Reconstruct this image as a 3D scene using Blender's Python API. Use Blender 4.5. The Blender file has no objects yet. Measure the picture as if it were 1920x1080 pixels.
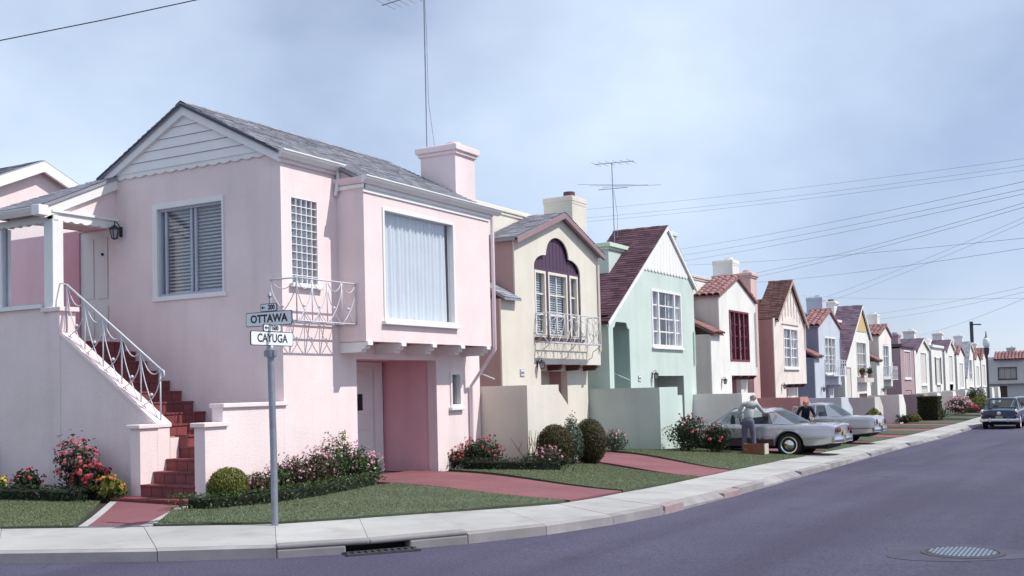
import bpy, bmesh, math, random
from mathutils import Vector, Matrix
from mathutils.geometry import tessellate_polygon
random.seed(7)
SC = bpy.context.scene
COL = SC.collection
R = math.radians

# ---------------------------------------------------------------- camera, sky, sun, exposure
CAMZ, YAW, PITCH, ROLL, FPX, CYPX = 1.85, R(29.4), R(2.55), R(-1.47), 2034.0, 640.0
_f = Vector((-math.sin(YAW)*math.cos(PITCH), math.cos(YAW)*math.cos(PITCH), math.sin(PITCH)))
_r = Vector((math.cos(YAW), math.sin(YAW), 0)); _u = _r.cross(_f)
RX = math.cos(ROLL)*_r + math.sin(ROLL)*_u
UX = -math.sin(ROLL)*_r + math.cos(ROLL)*_u
FX = _f
cam = bpy.data.cameras.new('camera'); camo = bpy.data.objects.new('camera', cam); COL.objects.link(camo)
M = Matrix((RX, UX, -FX)).transposed().to_4x4(); M.translation = (0, 0, CAMZ)
camo.matrix_world = M
cam.sensor_width = 36; cam.lens = 36*FPX/1920; cam.shift_y = (CYPX-540)/1920
cam.clip_start = 0.1; cam.clip_end = 6000
SC.camera = camo

SUNV = Vector((.61, .19, .80)).normalized()
elev = math.asin(SUNV.z); azim = math.atan2(SUNV.x, SUNV.y)
world = bpy.data.worlds.new('World'); SC.world = world; world.use_nodes = True
nt = world.node_tree; nt.nodes.clear(); N = nt.nodes.new; LK = nt.links.new
out = N('ShaderNodeOutputWorld'); bg = N('ShaderNodeBackground'); sky = N('ShaderNodeTexSky')
sky.sky_type = 'NISHITA'; sky.sun_disc = False; sky.sun_elevation = elev; sky.sun_rotation = azim
sky.air_density = .9; sky.dust_density = .15; sky.ozone_density = 4.0
bg.inputs['Strength'].default_value = 0.052
# thin high cloud mixed into the whole sky by direction
bg2 = N('ShaderNodeBackground'); bg2.inputs['Color'].default_value = (.49, .58, .69, 1); bg2.inputs['Strength'].default_value = 1.0
tc = N('ShaderNodeTexCoord'); mp = N('ShaderNodeMapping'); mp.inputs['Scale'].default_value = (1.0, 1.0, 1.6)
mp.inputs['Location'].default_value = (9.1, 5.2, 4.8)
nz = N('ShaderNodeTexNoise'); nz.inputs['Scale'].default_value = 1.5; nz.inputs['Detail'].default_value = 6; nz.inputs['Roughness'].default_value = .5
nz.inputs['Distortion'].default_value = 0.0
cr = N('ShaderNodeValToRGB'); cr.color_ramp.elements[0].position = .22; cr.color_ramp.elements[0].color = (.02, .02, .02, 1)
cr.color_ramp.elements[1].position = .68; cr.color_ramp.elements[1].color = (.95, .95, .95, 1)
mx = N('ShaderNodeMixShader')
LK(tc.outputs['Generated'], mp.inputs['Vector']); LK(mp.outputs[0], nz.inputs['Vector']); LK(nz.outputs['Fac'], cr.inputs[0])
tn = N('ShaderNodeMix'); tn.data_type = 'RGBA'; tn.blend_type = 'MULTIPLY'; tn.inputs[0].default_value = 1; tn.inputs[7].default_value = (1.0, .90, 1.06, 1)
LK(sky.outputs[0], tn.inputs[6]); LK(tn.outputs[2], bg.inputs['Color']); LK(cr.outputs[0], mx.inputs[0]); LK(bg.outputs[0], mx.inputs[1]); LK(bg2.outputs[0], mx.inputs[2])
LK(mx.outputs[0], out.inputs['Surface'])
sl = bpy.data.lights.new('sun', 'SUN'); sl.energy = 2.5; sl.angle = R(.55); sl.color = (1, .965, .90)
so = bpy.data.objects.new('sun', sl); COL.objects.link(so); so.location = (20, 5, 30)
so.rotation_euler = SUNV.to_track_quat('Z', 'Y').to_euler()
SC.view_settings.view_transform = 'Standard'; SC.view_settings.look = 'None'
SC.view_settings.exposure = 0.85; SC.view_settings.gamma = 1.0; SC.view_settings.use_curve_mapping = False

# ---------------------------------------------------------------- pixel rays of the photograph (to read positions off it)
def ray(px, py): return RX*((px-960)/FPX) + UX*((CYPX-py)/FPX) + FX
def onx(px, py, x): d = ray(px, py); return Vector((0, 0, CAMZ)) + d*(x/d.x)
def ony(px, py, y): d = ray(px, py); return Vector((0, 0, CAMZ)) + d*(y/d.y)
def onz(px, py, z): d = ray(px, py); return Vector((0, 0, CAMZ)) + d*((z-CAMZ)/d.z)

# ---------------------------------------------------------------- materials
MATS = {}
def newmat(name):
    m = bpy.data.materials.new(name); m.use_nodes = True
    return m, m.node_tree, m.node_tree.nodes['Principled BSDF']
def _noise(nt, scale, detail=4, rough=.55, vec=None):
    n = nt.nodes.new('ShaderNodeTexNoise'); n.inputs['Scale'].default_value = scale; n.inputs['Detail'].default_value = detail
    n.inputs['Roughness'].default_value = rough
    if vec: nt.links.new(vec, n.inputs['Vector'])
    return n
def _mixc(nt, fac, a, b, mode='MIX'):
    m = nt.nodes.new('ShaderNodeMix'); m.data_type = 'RGBA'; m.blend_type = mode
    for s, v in ((m.inputs[0], fac), (m.inputs[6], a), (m.inputs[7], b)):
        if hasattr(v, 'default_value') or hasattr(v, 'is_output'): nt.links.new(v, s)
        elif isinstance(v, (int, float)): s.default_value = v
        else: s.default_value = (*v[:3], 1)
    return m.outputs[2]
def _ramp(nt, fac, p0, p1, c0=0., c1=1.):
    r = nt.nodes.new('ShaderNodeMapRange'); r.inputs[1].default_value = p0; r.inputs[2].default_value = p1
    r.inputs[3].default_value = c0; r.inputs[4].default_value = c1; nt.links.new(fac, r.inputs[0]); return r.outputs[0]
def _bump(nt, h, strength, dist, b):
    n = nt.nodes.new('ShaderNodeBump'); n.inputs['Strength'].default_value = strength; n.inputs['Distance'].default_value = dist
    nt.links.new(h, n.inputs['Height']); nt.links.new(n.outputs[0], b.inputs['Normal']); return n
def mat(name, col, rough=.7, var=.12, vscale=1.3, fine=60, bump=.25, bdist=.004, stain=0, staincol=None, metal=0, spec=.4, island=0, streak=False, coat=0, orand=0):
    """painted / mineral surface: broad tone variation, fine grain relief, optional stains"""
    if name in MATS: return MATS[name]
    m, nt, b = newmat(name); b.inputs['Roughness'].default_value = rough; b.inputs['Metallic'].default_value = metal
    b.inputs['Specular IOR Level'].default_value = spec
    if coat: b.inputs['Coat Weight'].default_value = coat; b.inputs['Coat Roughness'].default_value = .08
    tc = nt.nodes.new('ShaderNodeTexCoord'); V = tc.outputs['Object']
    n1 = _noise(nt, vscale, 5, .6, V); dark = tuple(c*(1-var) for c in col); lite = tuple(min(1, c*(1+var*.6)) for c in col)
    c = _mixc(nt, _ramp(nt, n1.outputs['Fac'], .3, .7), dark, lite)
    n2 = _noise(nt, fine, 3, .6, V)
    c = _mixc(nt, _ramp(nt, n2.outputs['Fac'], .35, .65, .0, .18 if fine else 0), c, dark)
    if stain:
        mpn = nt.nodes.new('ShaderNodeMapping'); nt.links.new(V, mpn.inputs[0])
        mpn.inputs['Scale'].default_value = (2.2, 2.2, .16) if streak else (1, 1, 1)
        n3 = _noise(nt, 1.1, 6, .62, mpn.outputs[0])
        c = _mixc(nt, _ramp(nt, n3.outputs['Fac'], .5, .78, 0, stain), c, staincol or tuple(x*.45 for x in col))
    if island:
        g = nt.nodes.new('ShaderNodeNewGeometry')
        c = _mixc(nt, _ramp(nt, g.outputs['Random Per Island'], 0, 1, 0, 1), c, tuple(x*(1-island) for x in col), 'MIX') if False else \
            _mixc(nt, 1.0, c, _mixc(nt, g.outputs['Random Per Island'], (1-island,)*3, (1,)*3), 'MULTIPLY')
    if orand:
        oi = nt.nodes.new('ShaderNodeObjectInfo')
        c = _mixc(nt, 1.0, c, _mixc(nt, oi.outputs['Random'], (1-orand,)*3, (1,)*3), 'MULTIPLY')
    nt.links.new(c, b.inputs['Base Color'])
    if bump: _bump(nt, n2.outputs['Fac'], bump, bdist, b)
    MATS[name] = m; return m
def leafmat(name, c1, c2, c3=None, trans=.25):
    if name in MATS: return MATS[name]
    m, nt, b = newmat(name); g = nt.nodes.new('ShaderNodeNewGeometry')
    r = nt.nodes.new('ShaderNodeValToRGB'); r.color_ramp.elements[0].color = (*c1, 1); r.color_ramp.elements[1].color = (*c2, 1)
    if c3: e = r.color_ramp.elements.new(.93); e.color = (*c2, 1); r.color_ramp.elements[2].color = (*c3, 1)
    nt.links.new(g.outputs['Random Per Island'], r.inputs[0]); nt.links.new(r.outputs[0], b.inputs['Base Color'])
    b.inputs['Roughness'].default_value = .55; b.inputs['Specular IOR Level'].default_value = .3
    if trans:
        t = nt.nodes.new('ShaderNodeBsdfTranslucent'); nt.links.new(r.outputs[0], t.inputs[0])
        mxs = nt.nodes.new('ShaderNodeMixShader'); mxs.inputs[0].default_value = trans
        o = nt.nodes['Material Output']; nt.links.new(b.outputs[0], mxs.inputs[1]); nt.links.new(t.outputs[0], mxs.inputs[2]); nt.links.new(mxs.outputs[0], o.inputs[0])
    MATS[name] = m; return m
def glassmat(name='window_glass', tint=(.95, .96, .97), gl=.07):
    if name in MATS: return MATS[name]
    m, nt, b = newmat(name); nt.nodes.remove(b); o = nt.nodes['Material Output']
    t = nt.nodes.new('ShaderNodeBsdfTransparent'); t.inputs[0].default_value = (*tint, 1)
    g = nt.nodes.new('ShaderNodeBsdfGlossy'); g.inputs['Roughness'].default_value = .03
    lw = nt.nodes.new('ShaderNodeLayerWeight'); lw.inputs[0].default_value = .5
    pw = nt.nodes.new('ShaderNodeMath'); pw.operation = 'POWER'; pw.inputs[1].default_value = 4; nt.links.new(lw.outputs['Facing'], pw.inputs[0])
    ad = nt.nodes.new('ShaderNodeMath'); ad.operation = 'MULTIPLY_ADD'; ad.inputs[1].default_value = .6; ad.inputs[2].default_value = gl; nt.links.new(pw.outputs[0], ad.inputs[0])
    mxs = nt.nodes.new('ShaderNodeMixShader'); nt.links.new(ad.outputs[0], mxs.inputs[0]); nt.links.new(t.outputs[0], mxs.inputs[1]); nt.links.new(g.outputs[0], mxs.inputs[2])
    nt.links.new(mxs.outputs[0], o.inputs[0]); MATS[name] = m; return m
def stucco(name, col, **k):
    return mat(name, col, rough=.92, var=.09, vscale=.9, fine=42, bump=.55, bdist=.012, stain=k.pop('stain', .20), streak=True, spec=.2, **k)
def paint(name, col, rough=.5): return mat(name, col, rough=rough, var=.05, vscale=2, fine=40, bump=.08, stain=.10, streak=True)
def road_mat():
    m, nt, b = newmat('asphalt'); tc = nt.nodes.new('ShaderNodeTexCoord'); V = tc.outputs['Object']
    n1 = _noise(nt, .16, 5, .6, V); n2 = _noise(nt, 34, 4, .75, V); n3 = _noise(nt, 1.2, 6, .65, V)
    mp = nt.nodes.new('ShaderNodeMapping'); nt.links.new(V, mp.inputs[0]); mp.inputs['Rotation'].default_value = (0, 0, R(8)); mp.inputs['Scale'].default_value = (.7, .035, 1)
    n4 = _noise(nt, 1, 4, .5, mp.outputs[0])
    c = _mixc(nt, _ramp(nt, n1.outputs['Fac'], .35, .68), (.060, .053, .092), (.090, .082, .130))
    c = _mixc(nt, _ramp(nt, n4.outputs['Fac'], .46, .64, 0, .75), c, (.046, .040, .074))
    c = _mixc(nt, _ramp(nt, n3.outputs['Fac'], .55, .8, 0, .14), c, (.12, .11, .155))
    c = _mixc(nt, _ramp(nt, n2.outputs['Fac'], .3, .7, 0, 1), _mixc(nt, 1, c, (.42,)*3, 'MULTIPLY'), _mixc(nt, 1, c, (1.5,)*3, 'MULTIPLY'))
    vd = nt.nodes.new('ShaderNodeMapping'); nt.links.new(V, vd.inputs[0]); nw = _noise(nt, 1.6, 4, .6, V)
    av = nt.nodes.new('ShaderNodeVectorMath'); av.operation = 'ADD'; sv = nt.nodes.new('ShaderNodeVectorMath'); sv.operation = 'SCALE'; sv.inputs['Scale'].default_value = .9
    nt.links.new(nw.outputs['Color'], sv.inputs[0]); nt.links.new(V, av.inputs[0]); nt.links.new(sv.outputs[0], av.inputs[1])
    vo = nt.nodes.new('ShaderNodeTexVoronoi'); vo.feature = 'DISTANCE_TO_EDGE'; vo.inputs['Scale'].default_value = .22; nt.links.new(av.outputs[0], vo.inputs['Vector'])
    cm = nt.nodes.new('ShaderNodeMath'); cm.operation = 'MULTIPLY'; nt.links.new(_ramp(nt, vo.outputs['Distance'], .0, .007, .8, 0), cm.inputs[0]); nt.links.new(_ramp(nt, n1.outputs['Fac'], .45, .6, 0, 1), cm.inputs[1])
    c = _mixc(nt, cm.outputs[0], c, (.022, .02, .03))
    n5 = _noise(nt, .8, 2, .5, V); c = _mixc(nt, _ramp(nt, n5.outputs['Fac'], .70, .76, 0, .5), c, (.035, .032, .05))
    n6 = _noise(nt, 320, 1, .5, V); c = _mixc(nt, _ramp(nt, n6.outputs['Fac'], .68, .72, 0, .5), c, (.26, .25, .30))
    nt.links.new(c, b.inputs['Base Color']); b.inputs['Roughness'].default_value = .88; b.inputs['Specular IOR Level'].default_value = .3
    _bump(nt, n2.outputs['Fac'], .5, .006, b); return m
def clothmat(name, col, wave=0): return mat(name, col, rough=.9, var=.12, vscale=9, fine=120, bump=.15, spec=.15)

# ---------------------------------------------------------------- mesh builder
class MB:
    def __init__(s): s.v = []; s.f = []
    def add(s, vs, fs):
        n = len(s.v); s.v += [tuple(v) for v in vs]; s.f += [tuple(i+n for i in f) for f in fs]; return s
    def box(s, x0, x1, y0, y1, z0, z1):
        x0, x1 = min(x0, x1), max(x0, x1); y0, y1 = min(y0, y1), max(y0, y1); z0, z1 = min(z0, z1), max(z0, z1)
        return s.add([(x0,y0,z0),(x1,y0,z0),(x1,y1,z0),(x0,y1,z0),(x0,y0,z1),(x1,y0,z1),(x1,y1,z1),(x0,y1,z1)],
                     [(0,3,2,1),(4,5,6,7),(0,1,5,4),(1,2,6,5),(2,3,7,6),(3,0,4,7)])
    def bar(s, p, q, w, h, up=(0, 0, 1)):
        p, q = Vector(p), Vector(q); d = (q-p).normalized(); up = Vector(up)
        if abs(d.dot(up)) > .99: up = Vector((1, 0, 0))
        a = d.cross(up).normalized(); b = a.cross(d)
        vs = [c + a*i*w/2 + b*j*h/2 for c in (p, q) for i, j in ((-1,-1),(1,-1),(1,1),(-1,1))]
        return s.add(vs, [(3,2,1,0),(4,5,6,7),(0,1,5,4),(1,2,6,5),(2,3,7,6),(3,0,4,7)])
    def tube(s, pts, r, n=6, cap=True):
        pts = [Vector(p) for p in pts]; rings = []; a = None
        rs = r if isinstance(r, (list, tuple)) else [r]*len(pts)
        for i, p in enumerate(pts):
            d = (pts[min(i+1, len(pts)-1)]-pts[max(i-1, 0)])
            d = d.normalized() if d.length > 1e-9 else Vector((0, 0, 1))
            if a is None: a = d.orthogonal().normalized()
            else:
                a = a - d*a.dot(d); a = a.normalized() if a.length > 1e-6 else d.orthogonal().normalized()
            b = d.cross(a); rings.append([p + (a*math.cos(2*math.pi*k/n)+b*math.sin(2*math.pi*k/n))*rs[i] for k in range(n)])
        return s.loft(rings, closed=True, cap=cap)
    def loft(s, rings, closed=True, cap=True):
        n = len(rings[0]); vs = [p for r in rings for p in r]; fs = []
        for i in range(len(rings)-1):
            for k in range(n if closed else n-1):
                k2 = (k+1) % n; fs.append((i*n+k, i*n+k2, (i+1)*n+k2, (i+1)*n+k))
        if cap: fs.append(tuple(reversed(range(n)))); fs.append(tuple((len(rings)-1)*n+k for k in range(n)))
        return s.add(vs, fs)
    def lathe(s, prof, c, n=16, axis='z'):
        rings = []
        for r, h in prof:
            ring = []
            for k in range(n):
                a = 2*math.pi*k/n; u, w = r*math.cos(a), r*math.sin(a)
                p = {'z': (u, w, h), 'y': (u, h, -w), 'x': (h, u, w)}[axis]
                ring.append((c[0]+p[0], c[1]+p[1], c[2]+p[2]))
            rings.append(ring)
        return s.loft(rings)
    def ball(s, c, rx, ry, rz, n=12, m=8):
        return s.lathe_e(c, rx, ry, rz, n, m)
    def lathe_e(s, c, rx, ry, rz, n, m):
        rings = []
        for i in range(m+1):
            t = math.pi*(i/m*.98+.01); rings.append([(c[0]+rx*math.sin(t)*math.cos(2*math.pi*k/n), c[1]+ry*math.sin(t)*math.sin(2*math.pi*k/n), c[2]-rz*math.cos(t)) for k in range(n)])
        return s.loft(rings)
    def slab(s, outline, holes, fn, d0, d1):
        """flat polygon with holes, given thickness; fn(u,v,d) -> xyz"""
        loops = [[Vector((u, v, 0)) for u, v in outline]] + [[Vector((u, v, 0)) for u, v in h] for h in holes]
        bm = bmesh.new(); es = []
        for lp in loops:
            vs = [bm.verts.new(p) for p in lp]
            es += [bm.edges.new((vs[i], vs[(i+1) % len(vs)])) for i in range(len(vs))]
        bmesh.ops.triangle_fill(bm, use_beauty=True, use_dissolve=False, edges=es)
        bm.verts.index_update()
        pts = [(v.co.x, v.co.y) for v in bm.verts]; n = len(pts)
        tri = [tuple(v.index for v in f.verts) for f in bm.faces]
        side = [tuple(v.index for v in e.verts) for e in bm.edges if len(e.link_faces) == 1]
        bm.free()
        vs = [fn(u, v, d0) for u, v in pts] + [fn(u, v, d1) for u, v in pts]
        fs = tri + [tuple(i+n for i in reversed(t)) for t in tri] + [(a, b, b+n, a+n) for a, b in side]
        return s.add(vs, fs)
    def build(s, name, m, parent=None, smooth=False, bevel=0, kind=None, recalc=True):
        off = parent_off(parent)
        me = bpy.data.meshes.new(name)
        me.from_pydata([(v[0]-off[0], v[1]-off[1], v[2]-off[2]) for v in s.v], [], s.f)
        if recalc:
            bm = bmesh.new(); bm.from_mesh(me); bmesh.ops.recalc_face_normals(bm, faces=bm.faces); bm.to_mesh(me); bm.free()
        if smooth:
            me.polygons.foreach_set('use_smooth', [True]*len(me.polygons))
            if smooth != 'all': me.set_sharp_from_angle(angle=R(38))
        if m: me.materials.append(m)
        o = bpy.data.objects.new(name, me); COL.objects.link(o)
        if parent: o.parent = parent
        if bevel:
            b = o.modifiers.new('bevel', 'BEVEL'); b.width = bevel; b.segments = 2; b.limit_method = 'ANGLE'; b.angle_limit = R(40)
        if kind: o['kind'] = kind
        return o
OFF = {}
def parent_off(p):
    while p is not None:
        if p.name in OFF: return OFF[p.name]
        p = p.parent
    return (0, 0, 0)
def thing(name, loc, label, cat, group=None):
    o = bpy.data.objects.new(name, None); COL.objects.link(o); o.location = loc; o.empty_display_size = .2
    OFF[o.name] = tuple(loc); o['label'] = label; o['category'] = cat
    if group: o['group'] = group
    return o
def tag(o, label, cat, group=None):
    o['label'] = label; o['category'] = cat
    if group: o['group'] = group
    return o
def link_copy(src, parent=None, loc=None, rot=None, scale=None):
    c = src.copy(); COL.objects.link(c)
    if parent: c.parent = parent
    if loc is not None: c.location = loc
    if rot is not None: c.rotation_euler = rot
    if scale is not None: c.scale = scale
    return c
def fx(pos): return lambda u, v, d: (pos+d, u, v)       # wall plane facing +x; u = y
def fy(pos): return lambda u, v, d: (u, pos-d, v)       # wall plane facing -y; u = x
def pbox(mb, fn, u0, u1, v0, v1, d0, d1):
    a, b = fn(u0, v0, d0), fn(u1, v1, d1); return mb.box(a[0], b[0], a[1], b[1], a[2], b[2])
def rect(u0, u1, v0, v1): return [(u0, v0), (u1, v0), (u1, v1), (u0, v1)]
def interp(pts, x):
    if x <= pts[0][0]: return pts[0][1]
    for (a, b), (c, d) in zip(pts, pts[1:]):
        if x <= c: return b+(d-b)*(x-a)/(c-a)
    return pts[-1][1]
# ---------------------------------------------------------------- palette
WHITE = paint('white_trim_paint', (.80, .79, .78)); CREAMTRIM = paint('cream_trim_paint', (.74, .69, .58))
PINK = stucco('pink_stucco', (.84, .70, .695)); DPINK_BOUNCE = stucco('deep_pink_bounce_stucco', (.86, .52, .57)); PINKG = paint('pink_gutter_paint', (.78, .66, .69))
SHING = mat('grey_shingles', (.36, .36, .41), rough=.95, var=.15, vscale=2, fine=150, bump=.5, bdist=.006, island=.38, spec=.15)
PSHING = mat('plum_shingles', (.14, .075, .10), rough=.95, var=.2, vscale=2, fine=150, bump=.5, bdist=.006, island=.55, spec=.15)
VSHING = mat('violet_shingles', (.20, .14, .19), rough=.95, var=.2, vscale=2, fine=150, bump=.5, bdist=.006, island=.5, spec=.15)
BSHING = mat('brown_shingles', (.165, .085, .08), rough=.95, var=.2, vscale=2, fine=150, bump=.5, bdist=.006, island=.5, spec=.15)
TILE = mat('terracotta_roof_tile', (.33, .165, .165), orand=.35, rough=.85, var=.25, vscale=3, fine=60, bump=.3, stain=.25, staincol=(.22, .10, .11))
REDT = mat('red_quarry_tile', orand=.3, col=(.25, .065, .068), rough=.6, var=.22, vscale=6, fine=70, bump=.15, stain=.2, staincol=(.2, .05, .05))
GROUT = mat('pale_grout', (.42, .24, .22), rough=.95)
IRON = paint('white_painted_iron', (.60, .60, .65), .4); BLACK = mat('black_iron', (.02, .02, .025), rough=.45, var=.1, bump=.05)
STEEL = mat('galvanised_pipe', (.30, .31, .36), rough=.5, var=.25, vscale=5, fine=50, metal=.55, bump=.1, stain=.3, staincol=(.16, .16, .2))
WIREM = mat('dark_wire', (.035, .035, .05), rough=.6, bump=0)
GLASS = glassmat(); DARKIN = mat('dark_interior', (.03, .03, .04), rough=.9, bump=0)
CURT = mat('sheer_curtain', (.80, .83, .86), rough=.85, var=.05, vscale=3, fine=80, bump=.05, spec=.1)
CURTW = mat('white_curtain', (.66, .67, .72), rough=.85, var=.05, fine=80, bump=.05, spec=.1)
BLIND = mat('blind_slat', (.66, .67, .72), rough=.5, var=.03, bump=0)
BLUEFR = paint('blue_grey_frame', (.44, .47, .55))
CONC = mat('pale_concrete', (.44, .43, .42), orand=.14, rough=.93, var=.16, vscale=.7, fine=70, bump=.35, bdist=.004, stain=.75, staincol=(.27, .245, .235), spec=.2)
KERB = mat('worn_kerb_concrete', (.34, .315, .32), orand=.2, rough=.93, var=.25, vscale=1.6, fine=80, bump=.5, bdist=.008, stain=.5, staincol=(.16, .14, .15), spec=.2)
REDC = mat('red_painted_concrete', (.21, .078, .09), rough=.85, var=.22, vscale=.8, fine=90, bump=.3, stain=.22, staincol=(.30, .15, .17))
SOIL = mat('dark_soil', (.05, .035, .03), rough=1, var=.3, fine=50, bump=.8, bdist=.02)
GRASSB = mat('lawn_ground', (.085, .105, .065), rough=1, var=.3, vscale=1.2, fine=70, bump=.8, bdist=.02, stain=.45, staincol=(.13, .14, .09))
GRASS = leafmat('grass_blade', (.14, .17, .085), (.19, .225, .115), (.25, .26, .155), trans=.2)

# ---------------------------------------------------------------- terrain
ZR = [(-200, 0), (10, 0), (15, -.05), (20, -.14), (27, -.28), (34, -.45), (41, -.6), (50, -.75), (65, -.85), (90, -.9), (900, -.9)]
ZH = [(-200, .27), (14, .27), (21, .20), (29, .02), (36.5, -.2), (44, -.42), (52, -.58), (60, -.68), (70, -.73), (900, -.73)]
zr = lambda y: interp(ZR, y)
zh = lambda y: interp(ZH, y)
CURB = [(-42, -5.6), (-11.4, 8.02), (-9.67, 8.82), (-8.5, 9.5), (-7.75, 10.25), (-7.05, 11.3), (-6.55, 12.4), (-6.2, 13.7), (-6.02, 15.1), (-6.05, 18.9), (-6.35, 27), (-6.75, 35), (-7.0, 42), (-7.05, 65), (-7.05, 140)]
BACK = [(-42, -3.4), (-13.2, 9.36), (-11.4, 10.17), (-9.88, 11.02), (-9.2, 11.95), (-8.6, 12.85), (-8.0, 13.75), (-7.5, 14.6), (-7.38, 15.8), (-7.38, 18.9), (-7.7, 27), (-8.05, 35), (-8.3, 42), (-8.35, 65), (-8.35, 140)]
def dist_poly(p, poly):
    best = 1e9
    for (a, b), (c, d) in zip(poly, poly[1:]):
        vx, vy = c-a, d-b; t = max(0, min(1, ((p[0]-a)*vx+(p[1]-b)*vy)/(vx*vx+vy*vy)))
        best = min(best, math.hypot(p[0]-a-t*vx, p[1]-b-t*vy))
    return best
def yz(x, y):
    t = min(1, dist_poly((x, y), BACK)/4.0); t = t*t*(3-2*t)
    return (zr(y)+.165)*(1-t)+zh(y)*t
def resample(poly, step):
    out = []
    for (a, b), (c, d) in zip(poly, poly[1:]):
        n = max(1, int(round(math.hypot(c-a, d-b)/step)))
        out += [(a+(c-a)*k/n, b+(d-b)*k/n) for k in range(n)]
    return out+[poly[-1]]
def at_len(poly, s):
    for (a, b), (c, d) in zip(poly, poly[1:]):
        L = math.hypot(c-a, d-b)
        if s <= L: return (a+(c-a)*s/L, b+(d-b)*s/L)
        s -= L
    return poly[-1]
def plen(poly): return sum(math.hypot(c-a, d-b) for (a, b), (c, d) in zip(poly, poly[1:]))
def struct(o): o['kind'] = 'structure'; return o

# far ground and asphalt
mb = MB(); mb.add([(-3000,-3000,-2.6),(3000,-3000,-2.6),(3000,3000,-2.6),(-3000,3000,-2.6)], [(0,1,2,3)])
struct(mb.build('ground', mat('dry_ground', (.17, .16, .12), rough=1, var=.2, vscale=.02, fine=2, bump=0)))
mb = MB(); ys = sorted(set([-60,-40,-20,-10,0]+[5+k*1.5 for k in range(60)]+[100,120,140,160,200,300,400])); xs = [-90,-60,-40,-25,-15,-10,-6,-3,0,3,6,12,25,60,90]
vs = [(x, y, zr(y) + (-.02*max(0, min(1, abs(x+.5)/6)) if y > 12 else 0)*0) for y in ys for x in xs]; nx = len(xs)
mb.add(vs, [(j*nx+i, j*nx+i+1, (j+1)*nx+i+1, (j+1)*nx+i) for j in range(len(ys)-1) for i in range(nx-1)])
road = struct(mb.build('road', road_mat(), smooth='all'))

# sidewalk: separate concrete flags between kerb and yards; kerb stones along the gutter
sw = MB(); cs = resample(CURB, 1.0)
walk = None
LC, LB = plen(CURB), plen(BACK)
# matched parameter: node to node
def flag_strip():
    quads = []
    for i in range(len(CURB)-1):
        a0, a1, b0, b1 = CURB[i], CURB[i+1], BACK[i], BACK[i+1]
        L = max(math.hypot(a1[0]-a0[0], a1[1]-a0[1]), math.hypot(b1[0]-b0[0], b1[1]-b0[1]))
        n = max(1, int(round(L/1.55)))
        for k in range(n):
            f = lambda p, q, t: (p[0]+(q[0]-p[0])*t, p[1]+(q[1]-p[1])*t)
            quads.append((f(a0, a1, k/n), f(a0, a1, (k+1)/n), f(b0, b1, (k+1)/n), f(b0, b1, k/n)))
    return quads
QS = flag_strip()
KW = .17
mb = MB()
for a0, a1, b1, b0 in QS:      # bed under the flags
    t_ = KW*1.1/math.hypot(a0[0]-b0[0], a0[1]-b0[1]); a0, a1 = (a0[0]+(b0[0]-a0[0])*t_, a0[1]+(b0[1]-a0[1])*t_), (a1[0]+(b1[0]-a1[0])*t_, a1[1]+(b1[1]-a1[1])*t_)
    zs = [zr(p[1])+.09 for p in (a0, a1, b1, b0)]
    mb.add([(a0[0]-.02,a0[1],zs[0]),(a1[0]-.02,a1[1],zs[1]),(b1[0],b1[1],zs[2]),(b0[0],b0[1],zs[3])], [(0,1,2,3)])
walk = struct(mb.build('sidewalk', KERB))
def lerp2(p, q, t): return (p[0]+(q[0]-p[0])*t, p[1]+(q[1]-p[1])*t)
def shrink(q, g):
    c = (sum(p[0] for p in q)/4, sum(p[1] for p in q)/4); o = []
    for p in q:
        d = math.hypot(p[0]-c[0], p[1]-c[1]); o.append(lerp2(p, c, g/d))
    return o
def prism(mb, q, zt, zb):
    n = len(q); vs = [(p[0], p[1], z) for p, z in zip(q, zt)] + [(p[0], p[1], z) for p, z in zip(q, zb)]
    mb.add(vs, [tuple(range(n)), tuple(reversed(range(n, 2*n)))] + [(i, (i+1) % n, (i+1) % n+n, i+n) for i in range(n)]); return mb
DRIVES_Y = [(15.1, 18.9), (20.4, 23.6), (29.5, 33.5), (37.8, 42.2), (45.5, 49.5), (52.5, 57), (60.5, 65), (68, 72.5), (76, 80)]
nflag = 0
for a0, a1, b1, b0 in QS:
    w = math.hypot(a0[0]-b0[0], a0[1]-b0[1]); t = KW/w
    q = [lerp2(a0, b0, t), lerp2(a1, b1, t), b1, b0]
    d = (a0[0]+a1[0])**2/4+(a0[1]+a1[1])**2/4
    near = d < 45**2 and a0[0] > -20
    q2 = shrink(q, .005)
    jit = random.uniform(-.004, .004) if near else 0
    zt = [zr(q[0][1])+.135+jit, zr(q[1][1])+.135+jit, zr(q[2][1])+.165+jit, zr(q[3][1])+.165+jit]
    prism(MB(), q2, zt, [z-.06 for z in zt]).build('paving_slab', CONC, walk)
    # kerb stone, dropped where a driveway crosses
    ym = (a0[1]+a1[1])/2
    k = [a0, a1, lerp2(a1, b1, t), lerp2(a0, b0, t)]
    def kh(y):
        for y0, y1 in DRIVES_Y:
            if y0 < y < y1 and a0[1] > 14.9: return .05
        return .13
    kz = [zr(k[0][1])+kh(ym)+jit, zr(k[1][1])+kh(ym)+jit, zr(k[2][1])+.133+jit, zr(k[3][1])+.133+jit]
    if -8.6 < a0[0] < -7.0 and 9.3 < a0[1] < 10.9: continue       # the catch basin opening stands here
    prism(MB(), shrink(k, .004), [kz[0]-.012, kz[1]-.012, kz[2], kz[3]], [zr(p[1])-.15 for p in k]).build('kerb_stone', KERB, walk)

GRATE = mat('rusty_grate', (.075, .068, .08), rough=.7, var=.3, vscale=9, fine=40, metal=.3)
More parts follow.
